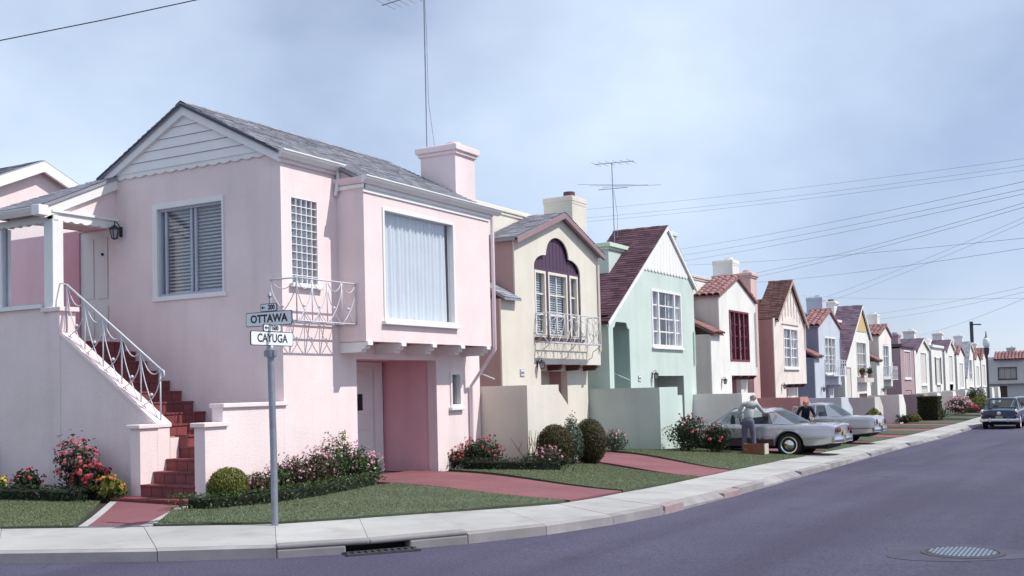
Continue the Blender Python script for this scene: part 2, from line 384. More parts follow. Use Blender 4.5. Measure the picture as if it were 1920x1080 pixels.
# catch basin: raised kerb hood with a dark mouth and an iron grating
kb = thing('catch_basin', (-7.75, 10.1, 0), 'concrete storm drain with dark mouth and iron grating in the kerb', 'drain')
seg = [p for p in [(-9.67, 8.82), (-8.5, 9.5), (-7.75, 10.25), (-7.05, 11.3)]]
A, B2, C2 = Vector((-8.5, 9.5, 0)), Vector((-7.75, 10.25, 0)), Vector((-7.05, 11.3, 0))
def hood(p, q, z0, z1, m, nm):
    d = (q-p).normalized(); n = Vector((-d.y, d.x, 0))
    o = MB(); prism(o, [(p.x, p.y), (q.x, q.y), (q.x+n.x*.2, q.y+n.y*.2), (p.x+n.x*.2, p.y+n.y*.2)], [z1]*4, [z0]*4); return o.build(nm, m, kb, bevel=.02)
hood(A, B2+(B2-A)*.002, .095, .15, KERB, 'lintel')
hood(B2, C2, .095, .15, KERB, 'lintel')
hood(A, A+(B2-A)*.74, -.12, .097, KERB, 'jamb'); hood(B2+(C2-B2)*.40, C2, -.12, .097, KERB, 'jamb')
dk = MB(); n = Vector((-(C2-A).y, (C2-A).x, 0)).normalized()
prism(dk, [(A.x+n.x*.24, A.y+n.y*.24), (C2.x+n.x*.24, C2.y+n.y*.24), (C2.x+n.x*.3, C2.y+n.y*.3), (A.x+n.x*.3, A.y+n.y*.3)], [.12]*4, [-.3]*4)
dk.build('pit_wall', DARKIN, kb)
gp, gq = A+(B2-A)*.70, B2+(C2-B2)*.45; gd = (gq-gp).normalized(); gn = Vector((gd.y, -gd.x, 0))
for k in range(11):
    c = gp+(gq-gp)*((k+.5)/11)
    MB().bar(c+Vector((0,0,.012)), c+gn*.20+Vector((0,0,.012)), .03, .02).build('grate_bar', GRATE, kb)
fr = MB()
for t in (.01, .21): fr.bar(gp+gn*t+Vector((0,0,.01)), gq+gn*t+Vector((0,0,.01)), .04, .024)
fr.build('grate_frame', GRATE, kb)
mb = MB(); prism(mb, [(gp.x, gp.y), (gq.x, gq.y), (gq.x+gn.x*.21, gq.y+gn.y*.21), (gp.x+gn.x*.21, gp.y+gn.y*.21)], [.006]*4, [-.1]*4); mb.build('grate_shadow_gap', DARKIN, kb)

# manhole in the carriageway
mh = thing('manhole_cover', (-1.6, 12.55, zr(12.5)), 'round iron manhole cover with checkered lid in the asphalt', 'manhole')
c = (-1.6, 12.55, zr(12.55))
MB().lathe([(.42, -.05), (.42, .012), (.37, .014), (.37, .006), (.0001, .006)], c, 32).build('rim', GRATE, mh, smooth=True)
lid = MB().lathe([(.36, .0), (.36, .012), (.0001, .012)], c, 32).build('lid', GRATE, mh, smooth=True)
st = MB()
for i in range(-8, 9):
    for j in range(-8, 9):
        if math.hypot(i, j) < 7.6:
            st.box(c[0]+i*.045-.014, c[0]+i*.045+.014, c[1]+j*.045-.014, c[1]+j*.045+.014, c[2]+.012, c[2]+.022)
st.build('lid_studs', mat('worn_bright_iron', (.42, .46, .55), rough=.35, metal=.7, bump=0), lid, kind='stuff')
mb = MB(); pts = [(c[0]+(.75+.12*math.sin(3*a+1))*math.cos(a)-.12, c[1]+(.68+.1*math.sin(2*a))*math.sin(a)) for a in [2*math.pi*k/40 for k in range(40)]]
inn = [(c[0]+.425*math.cos(a), c[1]+.425*math.sin(a)) for a in [2*math.pi*k/40 for k in range(40)]]
mb.slab(pts, [inn], lambda u, v, d: (u, v, zr(v)+d), .004, -.01)
mb.build('asphalt_patch', mat('asphalt_patch', (.072, .065, .10), rough=.9, var=.3, vscale=3, fine=140, bump=.5), mh)

# yards behind the sidewalk
mb = MB(); bs = resample(BACK, 1.2); cols = [0, .5, 1.2, 2.2, 3.2, 4.2, 8, 16]
vs = []
for i, p in enumerate(bs):
    q = bs[min(i+1, len(bs)-1)]; o_ = bs[max(i-1, 0)]; d = Vector((q[0]-o_[0], q[1]-o_[1], 0)).normalized(); n = Vector((-d.y, d.x, 0))
    t = interp([(-42, 0), (-13, 0), (-9, .5), (-7.3, 1)], p[0]) if p[1] < 16 else 1
    n = (Vector((-.45, .89, 0))*(1-t)+Vector((-1, 0, 0))*t).normalized()
    for c in cols: x, y = p[0]+n.x*c, p[1]+n.y*c; vs.append((x, y, yz(x, y)-.02))
k = len(cols); mb.add(vs, [(i*k+j, i*k+j+1, (i+1)*k+j+1, (i+1)*k+j) for i in range(len(bs)-1) for j in range(k-1)])
yard = struct(mb.build('yard', SOIL, smooth='all'))
def panel(name, e0, e1, m, off, nu=8, nv=8, thick=.05, parent=None):
    """ground panel lofted between two edges (polylines of equal count)"""
    mb = MB(); vs = []
    e0 = [at_len(e0, plen(e0)*k/nu) for k in range(nu+1)]; e1 = [at_len(e1, plen(e1)*k/nu) for k in range(nu+1)]
    for i in range(nu+1):
        for j in range(nv+1):
            p = lerp2(e0[i], e1[i], j/nv); vs.append((p[0], p[1], yz(*p)+off))
    w = nv+1; mb.add(vs, [(i*w+j, i*w+j+1, (i+1)*w+j+1, (i+1)*w+j) for i in range(nu) for j in range(nv)])
    rim = [(i, 0) for i in range(nu+1)]+[(nu, j) for j in range(1, nv+1)]+[(i, nv) for i in range(nu-1, -1, -1)]+[(0, j) for j in range(nv-1, 0, -1)]
    idx = [i*w+j for i, j in rim]; nn = len(vs); mb.add([(vs[i][0], vs[i][1], vs[i][2]-thick) for i in idx], [])
    mb.f += [(idx[a], idx[(a+1) % len(idx)], nn+(a+1) % len(idx), nn+a) for a in range(len(idx))]
    o = mb.build(name, m, parent, smooth=True); return struct(o) if not parent else o
LAWNS = []
def lawn(e0, e1, dens, h=.026, nu=10, nv=8):
    panel('lawn', e0, e1, GRASSB, .025, nu, nv)
    LAWNS.append((e0, e1, dens, h))
# driveways (outer edge on the sidewalk -> garage)
panel('driveway', [(-7.55, 15.1), (-7.5, 16.95)], [(-12.9, 15.95), (-12.9, 18.75)], REDC, .012, 6, 14)
panel('driveway', [(-7.5, 20.75), (-7.56, 23.0)], [(-13.9, 24.9), (-13.9, 28.6)], REDC, .012, 6, 14)
panel('driveway', [(-7.8, 30.2), (-7.95, 33.2)], [(-13.9, 32.9), (-13.9, 36.3)], REDC, .012, 6, 14)
panel('driveway', [(-8.15, 39.2), (-8.3, 42.2)], [(-13.9, 40.9), (-13.9, 44.1)], REDC, .012, 6, 10)
for k in range(1, 4):
    panel('driveway', [(-8.35, 39.2+7.6*k), (-8.35, 42.2+7.6*k)], [(-13.9, 40.9+7.6*k), (-13.9, 44.1+7.6*k)], REDC, .012, 4, 6)
# walk to the front stairs: red strip between concrete edgings
panel('path', [(-12.25, 9.82), (-11.35, 10.22)], [(-14.1, 11.92), (-12.4, 11.92)], CONC, .010, 4, 6)
panel('path', [(-12.14, 9.89), (-11.48, 10.18)], [(-13.93, 11.91), (-12.58, 11.91)], REDC, .016, 4, 6)
lawn([(-26, 3.6), (-14.5, 8.78), (-12.32, 9.80)], [(-26, 11.3), (-16.5, 11.45), (-14.15, 11.75)], 1700)
lawn([(-11.28, 10.26), (-9.9, 11.05), (-8.75, 12.68), (-7.6, 14.55), (-7.6, 15.03)], [(-12.3, 11.5), (-11.75, 11.75), (-11.25, 12.6), (-11.15, 13.5), (-11.25, 15.55)], 3000, nu=16)
lawn([(-7.5, 17.02), (-7.48, 20.68)], [(-12.2, 18.85), (-10.9, 21.95)], 2400)
lawn([(-7.6, 23.08), (-7.78, 30.1)], [(-13.2, 28.6), (-11.6, 31.0)], 1500)
lawn([(-7.97, 33.3), (-8.13, 39.1)], [(-11.6, 35.0), (-11.6, 39.6)], 700)
for k in range(0, 7):
    y0 = 42.3+7.6*k; lawn([(-8.37, y0), (-8.37, y0+4.4)], [(-11.4, y0+2.0), (-11.4, y0+5.6)], 250 if k < 3 else 0)
# grass blades
gm = MB(); V_, F_ = gm.v, gm.f
for e0, e1, dens, h in LAWNS:
    if not dens: continue
    L0, L1 = plen(e0), plen(e1); W = math.hypot(e0[0][0]-e1[0][0], e0[0][1]-e1[0][1])
    for _ in range(int(dens*(L0+L1)/2*W*.9)):
        s, t = random.random(), random.random(); t = 1-t*t if False else t
        p = lerp2(at_len(e0, s*L0), at_len(e1, s*L1), t); x, y = p
        if x < -19: continue
        a = random.random()*6.283; hh = h*random.uniform(.5, 1.15); w = random.uniform(.004, .009); z = yz(x, y)+.02
        lx, ly = random.uniform(-.03, .03), random.uniform(-.03, .03); n0 = len(V_)
        V_ += [(x-w*math.cos(a), y-w*math.sin(a), z), (x+w*math.cos(a), y+w*math.sin(a), z), (x+lx, y+ly, z+hh)]; F_.append((n0, n0+1, n0+2))
g = gm.build('lawn_grass', GRASS, None, kind='stuff', recalc=False); g['label'] = 'short mown green grass on the front lawns'; g['category'] = 'grass'
# ---------------------------------------------------------------- building components
def window(parent, fn, u0, u1, v0, v1, cols, rows, fm, fw=.07, mw=.03, depth=.10, cover=None, cover_m=None, sill=True, sill_m=None, mull=None, mull_m=None, name='window', proud=.02, glass=None):
    """frame > panes, glazing bars, sill, curtain or blind. cols = list of column boundaries as fractions, rows = count"""
    W = MB()
    pbox(W, fn, u0, u0+fw, v0, v1, -depth, proud); pbox(W, fn, u1-fw, u1, v0, v1, -depth, proud)
    pbox(W, fn, u0+fw, u1-fw, v1-fw, v1, -depth, proud); pbox(W, fn, u0+fw, u1-fw, v0, v0+fw, -depth, proud)
    w = W.build(name, fm, parent)
    a, b, c, d = u0+fw, u1-fw, v0+fw, v1-fw
    gd = -depth*.55
    us = [a+(b-a)*t for t in cols]; vs = [c+(d-c)*k/rows for k in range(rows+1)]
    bars = MB()
    for i, u in enumerate(us[1:-1]):
        m_ = mw
        if mull and (i+1) in mull: continue
        pbox(bars, fn, u-m_/2, u+m_/2, c, d, gd-.02, gd+.025)
    for v in vs[1:-1]: pbox(bars, fn, a, b, v-mw/2, v+mw/2, gd-.018, gd+.022)
    if bars.v: bars.build('glazing_bar', fm, w)
    if mull:
        for i in mull: pbox(MB(), fn, us[i]-fw*.6, us[i]+fw*.6, c, d, -depth, proud*.5).build('mullion', mull_m or fm, w)
    for i in range(len(us)-1):
        for j in range(rows):
            p = MB(); pbox(p, fn, us[i]+.004, us[i+1]-.004, vs[j]+.004, vs[j+1]-.004, gd-.004, gd); p.build('pane', glass or GLASS, w)
    if sill: pbox(MB(), fn, u0-.06, u1+.06, v0-.07, v0-.002, -.02, .085).build('sill', sill_m or fm, w, bevel=.008)
    # what hangs behind the glass
    if cover == 'curtain':
        n = max(24, int((b-a)/.02)); q = MB(); ph = random.random()*6
        top = [fn(a+(b-a)*k/n, d+.03, gd-.10+.022*math.sin(k*.95+ph)+.012*math.sin(k*.37)) for k in range(n+1)]
        bot = [fn(a+(b-a)*k/n, c-.03, gd-.10+.028*math.sin(k*.95+ph+.2)+.016*math.sin(k*.41)) for k in range(n+1)]
        q.loft([bot, top], closed=False, cap=False); q.build('curtain', cover_m or CURTW, w, smooth='all', recalc=False)
    elif cover == 'drapes':
        for (s0, s1) in ((a, a+(b-a)*.3), (b-(b-a)*.3, b)):
            n = 20; q = MB()
            q.loft([[fn(s0+(s1-s0)*k/n, z, gd-.10+.02*math.sin(k*1.3)) for k in range(n+1)] for z in (c-.03, d+.03)], closed=False, cap=False)
            q.build('curtain', cover_m or CURTW, w, smooth='all', recalc=False)
    elif cover == 'blind':
        n = int((d-c)/.062); q = MB()
        for k in range(n):
            z = c+(d-c)*(k+.5)/n; pts = [fn(a+.01, z-.019, gd-.055), fn(b-.01, z-.019, gd-.055), fn(b-.01, z+.019, gd-.095), fn(a+.01, z+.019, gd-.095)]
            q.add(pts, [(0, 1, 2, 3)])
        q.build('blind', cover_m or BLIND, w, recalc=False)
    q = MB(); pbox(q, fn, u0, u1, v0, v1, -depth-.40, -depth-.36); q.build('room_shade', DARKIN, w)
    return w
def shingles(mb, O, A, U, e=.14, w=.30, th=.014):
    """courses of separate shingles on a rectangular slope: O eave corner, A along the eave, U up the slope"""
    O, A, U = Vector(O), Vector(A), Vector(U); la, lu = A.length, U.length; a, u = A/la, U/lu; n = a.cross(u)
    if n.z < 0: n = -n
    rows = max(1, int(lu/e)); e = lu/rows
    for r in range(rows):
        x = -(random.random() if r % 2 else .5+random.random()*.3)*w
        while x < la:
            x0, x1 = max(0, x+.004), min(la, x+w-.004); ww = random.uniform(.7, 1.2)*w; x += w if False else ww; x1 = min(la, x-.004)
            if x1-x0 < .02: continue
            j = random.uniform(-.008, .008); t = th*random.uniform(.8, 1.5)
            y0, y1 = r*e+j, min(lu, r*e+e*1.12)
            P = lambda s, v, h: O+a*s+u*v+n*h
            mb.add([P(x0, y0, .004), P(x1, y0, .004), P(x1, y0, t), P(x0, y0, t), P(x0, y1, .002), P(x1, y1, .002)],
                   [(3, 2, 5, 4), (0, 1, 2, 3)])
    return mb
def gable_roof(parent, ridge, left, right, x0, x1, m, e=.14, th=.07, fascia=None, over=0, name='roof', courses=True):
    """two slopes; ridge/left/right are (y,z); front edge at x0 (towards street), back at x1"""
    out = MB()
    for (ey, ez) in (left, right):
        dy, dz = ridge[0]-ey, ridge[1]-ez; L = math.hypot(dy, dz); n = (-dz/L, dy/L) if dy > 0 else (dz/L, -dy/L)
        q = [(ey, ez), ridge, (ridge[0]-n[0]*0, ridge[1]-th*1.0), (ey, ez-th)]
        out.add([(x0, *p) for p in q]+[(x1, *p) for p in q], [(0,1,2,3),(7,6,5,4),(0,4,5,1),(1,5,6,2),(2,6,7,3),(3,7,4,0)])
    r = out.build(name, m, parent)
    if courses:
        sh = MB()
        for (ey, ez) in (left, right):
            shingles(sh, (x0+.02, ey, ez), (x1-x0-.02 if x1 > x0 else -(x0-x1)-.02, 0, 0), (0, ridge[0]-ey, ridge[1]-ez), e)
        sh.build('shingles', m, r, kind='stuff', recalc=False)
        cp = MB(); n = max(2, int(abs(x1-x0)/.25))
        for k in range(n):
            xa, xb_ = x0+(x1-x0)*k/n, x0+(x1-x0)*(k+1.1)/n; zc = ridge[1]+.012+.01*(k % 2)
            sl_ = abs((ridge[1]-left[1])/(ridge[0]-left[0])); sr_ = abs((ridge[1]-right[1])/(ridge[0]-right[0]))
            cp.add([(xa, ridge[0], zc), (xb_, ridge[0], zc), (xb_, ridge[0]-.12, zc-.12*sl_), (xa, ridge[0]-.12, zc-.12*sl_), (xb_, ridge[0]+.12, zc-.12*sr_), (xa, ridge[0]+.12, zc-.12*sr_)], [(0, 1, 2, 3), (0, 5, 4, 1)])
        cp.build('ridge_cap', m, r, recalc=False)
    if fascia:
        for (ey, ez) in (left, right):
            f = MB(); f.slab([(ey, ez-.03), (ridge[0], ridge[1]-.03), (ridge[0], ridge[1]-fascia[0]), (ey, ez-fascia[0])], [], fx(x0), -.05, .03)
            f.build('rake_board', fascia[1], r)
    return r
TILEMESH = None
def barrel_tiles(parent, O, A, U, w=.24, L=.42, e=.34):
    """half-round clay tiles laid one by one on a rectangular slope"""
    global TILEMESH
    O, A, U = Vector(O), Vector(A), Vector(U); la, lu = A.length, U.length; a, u = A/la, U/lu; n = a.cross(u)
    if n.z < 0: n = -n; 
    nc = max(1, round(la/w)); nr = max(1, round(lu/e)); w_ = la/nc; e_ = lu/nr
    if TILEMESH is None:
        t = MB(); S = 6; rings = []
        for (y, r, h) in ((0, .50, 0.03), (1.0, .42, 0.0)):
            rings.append([(r*math.cos(math.pi*k/S), y, h+r*.75*math.sin(math.pi*k/S)) for k in range(S+1)]+[(r*.86*math.cos(math.pi*k/S), y, h+r*.62*math.sin(math.pi*k/S)) for k in range(S, -1, -1)])
        t.loft(rings); me = t.build('barrel_tile', TILE); TILEMESH = me.data
        TILEMESH.polygons.foreach_set('use_smooth', [True]*len(TILEMESH.polygons)); TILEMESH.set_sharp_from_angle(angle=R(50)); bpy.data.objects.remove(me)
    off = Vector(parent_off(parent))
    Mr = Matrix((a, u, a.cross(u))).transposed()
    if a.cross(u).z < 0: Mr = Matrix((-a, u, -(a.cross(u)))).transposed()
    for r in range(nr):
        for c in range(nc):
            o = bpy.data.objects.new('barrel_tile', TILEMESH); COL.objects.link(o); o.parent = parent
            p = O+a*(w_*(c+.5)+random.uniform(-.008, .008))+u*(e_*r-.03+random.uniform(-.012, .012))+n*(.02+random.uniform(0, .008))-off
            M4 = (Mr @ Matrix.Rotation(random.uniform(-.03, .03), 3, 'Z')).to_4x4() @ Matrix.Diagonal((w_*1.02, e_*1.22, w_, 1)); M4.translation = p
            o.matrix_local = M4
def tile_roof(parent, ridge, left, right, x0, x1, e=.34, w=.25):
    r = gable_roof(parent, ridge, left, right, x0, x1, TILE, th=.06, courses=False)
    for (ey, ez) in (left, right):
        barrel_tiles(r, (x0, ey, ez), (x1-x0, 0, 0), (0, ridge[0]-ey, ridge[1]-ez), w=w, e=e)
    n = max(2, int(abs(x1-x0)/.35)); cap = MB()
    for k in range(n):
        xa, xb_ = x0+(x1-x0)*k/n, x0+(x1-x0)*(k+1.12)/n
        cap.loft([[(xx, ridge[0]+rr*math.cos(math.pi*q/6), ridge[1]+.03+rr*.8*math.sin(math.pi*q/6)) for q in range(7)] for xx, rr in ((xa, .13), (xb_, .11))], closed=True)
    cap.build('ridge_tile', TILE, r, smooth=True)
    return r
def chimney(parent, x0, x1, y0, y1, z0, z1, m, cap=.07, pot=None, capm=None, potm=None):
    """x0 back, x1 street side"""
    c = MB().box(x0, x1, y0, y1, z0, z1-.16).build('chimney', m, parent, bevel=.012)
    k = MB(); k.box(x0-cap*.5, x1+cap*.5, y0-cap*.5, y1+cap*.5, z1-.24, z1-.16); k.box(x0-cap, x1+cap, y0-cap, y1+cap, z1-.162, z1-.03); k.box(x0-cap*.3, x1+cap*.3, y0-cap*.3, y1+cap*.3, z1-.032, z1)
    k.build('chimney_cap', capm or m, c, bevel=.015)
    px, py = (x0+x1)/2+.1, (y0+y1)/2+.1
    MB().lathe([(.17, z1-.01), (.19, z1+.05), (.17, z1+.06), (.17, z1+(.13 if not pot else pot)), (.13, z1+(.13 if not pot else pot)), (.13, z1+.02), (.001, z1+.02)], (px, py, 0), 14).build('chimney_pot', potm or m, c, smooth=True)
    return c
def gutter(parent, p, q, outv, m, size=.11, name='gutter'):
    """ogee gutter with a moulded board beneath"""
    p, q, o = Vector(p), Vector(q), Vector(outv); g = MB()
    prof = [(0, -.02), (.3, -.06), (.55, -.3), (.9, -.55), (1.0, -.8), (1.0, -1), (.95, -1.0), (0, -1.0)]
    prof = [(0, 0), (1.05, 0), (1.05, -.16), (.95, -.2), (.85, -.5), (.55, -.75), (.35, -1.0), (0, -1.0)]
    rings = [[c+o*u*size+Vector((0, 0, v*size)) for u, v in prof] for c in (p, q)]
    g.loft(rings); return g.build(name, m, parent, smooth=True)
def lantern(parent, c, s=1., out=(1, 0, 0)):
    o = Vector(out); c = Vector(c); L = MB()
    b = c+o*.16*s
    L.lathe([(.005, .14*s), (.02*s, .12*s), (.11*s, .05*s), (.115*s, .03*s), (.10*s, .03*s)], b, 6)
    for k in range(6):
        a = math.pi*k/3; L.bar(b+Vector((.095*s*math.cos(a), .095*s*math.sin(a), .035*s)), b+Vector((.055*s*math.cos(a), .055*s*math.sin(a), -.14*s)), .012*s, .012*s)
    L.lathe([(.06*s, -.14*s), (.06*s, -.155*s), (.001, -.17*s)], b, 6)
    L.tube([c+Vector((0, 0, -.02*s)), c+o*.06*s+Vector((0, 0, .14*s)), b+Vector((0, 0, .19*s)), b+Vector((0, 0, .13*s))], .011*s, 6)
    L.bar(c-o*.01+Vector((0, 0, -.10*s)), c-o*.01+Vector((0, 0, .10*s)), .09*s, .03)
    l = L.build('wall_lantern', BLACK, parent)
    g = MB().lathe([(.088*s, .03*s), (.048*s, -.14*s)], b, 6); g.build('lantern_glass', mat('frosted_glass', (.30, .30, .36), rough=.3, bump=0), l)
    return l
def swag_rail(parent, p, q, h, n, r=.012, fan=True, ends=True, floor_off=0., name='railing'):
    """iron railing: top and bottom rail, posts, hanging swags and crossing curves between the posts"""
    p, q = Vector(p), Vector(q); up = Vector((0, 0, h)); m = MB()
    m.tube([p+up, q+up], r*1.5, 6); m.tube([p+Vector((0, 0, floor_off)), q+Vector((0, 0, floor_off))], r*1.3, 6)
    for k in range(n+1):
        b = p+(q-p)*k/n
        m.tube([b+Vector((0, 0, floor_off)), b+up], r, 6)
    K = 10
    for k in range(n):
        a, b = p+(q-p)*k/n, p+(q-p)*(k+1)/n
        m.tube([a+(b-a)*t+Vector((0, 0, h-h*.24*4*t*(1-t))) for t in [i/K for i in range(K+1)]], r*.8, 5)
        for s_ in (0, 1):
            c0, c1 = (a, b) if s_ == 0 else (b, a)
            pts = []
            for i in range(K+1):
                t = i/K; pts.append(c0+(c1-c0)*(t**1.7)*.92+Vector((0, 0, floor_off+(h-floor_off)*(1-t**.8))))
            m.tube(pts, r*.8, 5)
        mid = a+(b-a)*.46; m.ball(mid+Vector((0, 0, floor_off+(h-floor_off)*.36)), .028, .028, .028, 8, 5)
    return m.build(name, IRON, parent, smooth='all')
def scallop(u0, u1, ztop, zbot, n, depth=.05):
    """outline of a board whose lower edge is cut in ogee scallops"""
    pts = [(u0, ztop), (u0, zbot)]; d = (u1-u0)/n
    for k in range(n):
        a = u0+k*d
        for t in (.08, .3, .5, .7, .92): pts.append((a+d*t, zbot-depth*math.sin(math.pi*t)))
        pts.append((a+d*.96, zbot-depth*.35)); pts.append((a+d, zbot))
    pts.append((u1, ztop)); return pts
def rail_line(parent, p, q, r=.02):
    p, q = Vector(p), Vector(q); m = MB(); m.tube([p, q], r, 6)
    for t in (.15, .85):
        c = p+(q-p)*t; m.tube([c, c+Vector((0, 0, -.07)), c+Vector((0, .10, -.07))], r*.5, 5)
    return m.build('handrail', IRON, parent)

# ---------------------------------------------------------------- corner house
XF, YG, XB = -12.34, 14.03, -11.73
H = thing('corner_house', (-14.5, 17, .2), 'pink stucco corner house with gabled roof, tiled side stairs and big curtained bay window', 'house')
FF, FG, FB = fx(XF), fy(YG), fx(XB)
# front wall
w = MB(); w.slab(rect(YG, 20.03, .05, 5.98), [rect(16.03, 18.69, .10, 2.49), rect(19.2, 19.62, 1.52, 2.25), rect(14.28, 14.99, 3.77, 5.27)], FF, -.22, 0)
front = w.build('front_wall', PINK, H)
# gable wall (pentagon)
w = MB(); w.slab([(-16.58, .05), (XF-.222, .05), (XF-.222, 5.982), (XF-.003, 5.982), (XF-.003, 5.995), (-14.53, 7.07), (-16.58, 6.01)], [rect(-15.27, -13.67, 3.70, 5.30)], FG, -.22, 0)
gw = w.build('gable_wall', PINK, H)
# rest of the shell
sh = MB(); sh.box(-16.58, -16.36, YG+.23, 20.0, .05, 5.9); sh.box(-16.3, XF-.23, 19.8, 20.02, .05, 5.9); sh.build('rear_wall', PINK, H)
sh = MB(); sh.slab([(-16.5, 5.9), (XF, 5.9), (-14.53, 7.02)], [], fy(20.02), -.2, 0); sh.build('far_gable', PINK, H)
# clapboards in the gable, with a scalloped lower board and rake boards
gx = lambda z, s: -14.53+s*(7.0-z)/1.05*2.08
zs = [6.05, 6.22, 6.40, 6.58, 6.76, 7.0]
for a, b in zip(zs, zs[1:]):
    c = MB(); c.slab([(gx(a, -1), a), (gx(a, 1), a), (gx(b, 1), b-.006), (gx(b, -1), b-.006)] if b < 6.99 else [(gx(a, -1), a), (gx(a, 1), a), (-14.53, b)], [], lambda u, v, d, a=a, b=b: (u, YG-d-(.022*(b-v)/(b-a)), v), .006, .026)
    c.build('clapboard', WHITE, gw)
c = MB(); c.slab(scallop(-16.35, -12.66, 6.055, 5.985, 14, .035), [], FG, .004, .032); c.build('scalloped_board', WHITE, gw)
roofm = MB()
# roof: street slope runs down over the bay, other slope to the rear
slope = (7.16-6.0)/(14.53-12.28)
def rz(x): return 7.16-(abs(x+14.53))*slope
rf = MB(); Y0, Y1 = YG-.14, 20.2
def rslope(xe, y0, y1):
    rf.slab([(xe, rz(xe)), (-14.53, 7.16), (-14.53, 7.08), (xe, rz(xe)-.06)], [], lambda u, v, d: (u, d, v), y0, y1)
rslope(-12.30, Y0, 15.45); rslope(-11.70, 15.452, Y1); rslope(-16.72, Y0, Y1)
roof = rf.build('roof', SHING, H)
sg = MB()
for xe, a, b in ((-12.285, Y0, 15.45), (-11.685, 15.45, Y1), (-16.74, Y0, Y1)):
    shingles(sg, (xe, a, rz(xe)), (0, b-a, 0), (-14.53-xe, 0, 7.16-rz(xe)), .135, .28)
sg.build('shingles', SHING, roof, kind='stuff', recalc=False)
rc = MB()
for k in range(22):
    ya = Y0+(Y1-Y0)*k/22; rc.add([(-14.53, ya, 7.185), (-14.53, ya+.32, 7.18), (-14.40, ya+.32, 7.11), (-14.40, ya, 7.115), (-14.66, ya+.32, 7.11), (-14.66, ya, 7.115)], [(0, 3, 2, 1), (0, 1, 4, 5)])
rc.build('ridge_cap', SHING, roof, recalc=False)
for s_ in (-1, 1):
    xe = -12.30 if s_ > 0 else -16.71
    b = MB(); b.slab([(xe, rz(xe)-.02), (-14.53, 7.115), (-14.53, 6.93), (xe, rz(xe)-.20)], [], fy(YG-.055), -.05, .045); b.build('rake_board', WHITE, roof)
    b = MB(); b.slab([(xe+.02*s_, rz(xe)-.005), (-14.53, 7.13), (-14.53, 7.09), (xe+.02*s_, rz(xe)-.045)], [], fy(YG-.11), -.03, .045); b.build('roof_edge', mat('dark_roof_edge', (.07, .07, .10), rough=.8), roof)
# eaves gutters and downpipes
gutter(H, (XF+.045, YG-.1, 6.015), (XF+.045, 15.60, 6.015), (1, 0, 0), WHITE, .13); MB().box(XF+.001, XF+.044, YG-.02, 15.5, 5.88, 5.99).build('fascia', WHITE, H)
b = MB(); b.box(XF+.001, XF+.045, YG-.02, 15.5, 5.82, 5.89); b.build('eaves_moulding', PINKG, H)
gutter(H, (XB+.05, 15.40, 5.735), (XB+.05, 20.23, 5.735), (1, 0, 0), WHITE, .13); MB().box(XB+.001, XB+.049, 15.50, 20.0, 5.603, 5.70).build('fascia', WHITE, H)
gutter(H, (-12.36, 15.535, 5.725), (XB+.1, 15.535, 5.725), (0, -1, 0), PINKG, .11)
b = MB(); b.box(XB+.001, XB+.05, 15.50, 19.95, 5.53, 5.60); b.box(XB+.001, XB+.025, 15.50, 19.95, 5.46, 5.532); b.box(-12.34, XB+.05, 15.485, 15.53, 5.53, 5.60); b.build('bay_moulding', WHITE, H)
d = MB(); d.tube([(XF+.07, 15.5, 5.9), (XF+.07, 15.5, 5.72), (XF+.07, 15.46, 5.58), (XF+.03, 15.47, 5.44)], .035, 8); d.build('downpipe', WHITE, H, smooth=True)
d = MB(); d.tube([(XB+.05, 20.0, 5.66), (XB+.05, 19.99, 5.5), (XB+.05, 19.98, 2.72), (XB-.02, 19.98, 2.62), (XF+.06, 19.95, 1.95), (XF+.06, 19.95, .25)], .04, 8); d.build('downpipe', PINKG, H, smooth=True)
# bay
bay = MB(); bay.slab(rect(15.53, 19.92, 2.78, 5.63), [rect(16.08, 18.52, 3.17, 5.26)], FB, -.15, 0)
bay.slab([(XF, 2.78), (XB-.152, 2.78), (XB-.152, rz(XB-.15)-.09), (XF, rz(XF)-.09)], [], fy(15.53), -.15, 0)
bay.slab([(XF, 2.78), (XB-.152, 2.78), (XB-.152, rz(XB-.15)-.09), (XF, rz(XF)-.09)], [], fy(19.77), -.15, 0)
bay.box(XF, XB-.155, 15.69, 19.76, 2.80, 2.9); bayo = bay.build('bay_wall', PINK, H)
for k, y in enumerate((15.62, 16.66, 17.70, 18.74, 19.76)):
    c = MB(); c.slab([(XF, 2.775), (XB+.03, 2.775), (XB+.03, 2.71), (XB-.03, 2.70), (XB-.05, 2.65), (XB-.11, 2.64), (XB-.13, 2.59), (XF, 2.585)], [], lambda u, v, d: (u, d, v), y-.075, y+.075)
    c.build('corbel', WHITE, bayo, bevel=.006)
window(H, FB, 16.08, 18.52, 3.17, 5.26, [0, 1], 1, WHITE, fw=.055, depth=.13, cover='curtain', cover_m=CURT, sill=True)
# glass-block style stair window, blind window in the gable, slit window by the garage
window(H, FF, 14.28, 14.99, 3.77, 5.27, [0, .2, .4, .6, .8, 1], 11, WHITE, fw=.016, mw=.013, depth=.06, cover='curtain', cover_m=mat('grey_drape', (.30, .32, .40), rough=.9, bump=0), proud=0)
window(H, FG, -15.27, -13.67, 3.70, 5.30, [0, .07, .49, .56, 1], 1, BLUEFR, fw=.045, mw=.05, depth=.13, cover='blind', proud=-.02, sill=False)
t = MB()
for u0, u1, v0, v1 in ((-15.39, -15.27, 3.701, 5.40), (-13.67, -13.64, 3.701, 5.40), (-15.27, -13.67, 5.30, 5.40), (-15.41, -13.60, 3.62, 3.70)): pbox(t, FG, u0, u1, v0, v1, .002, .035)
t.build('window_surround', WHITE, H)
window(H, FF, 19.2, 19.62, 1.52, 2.25, [0, 1], 1, WHITE, fw=.05, depth=.12, proud=.03)
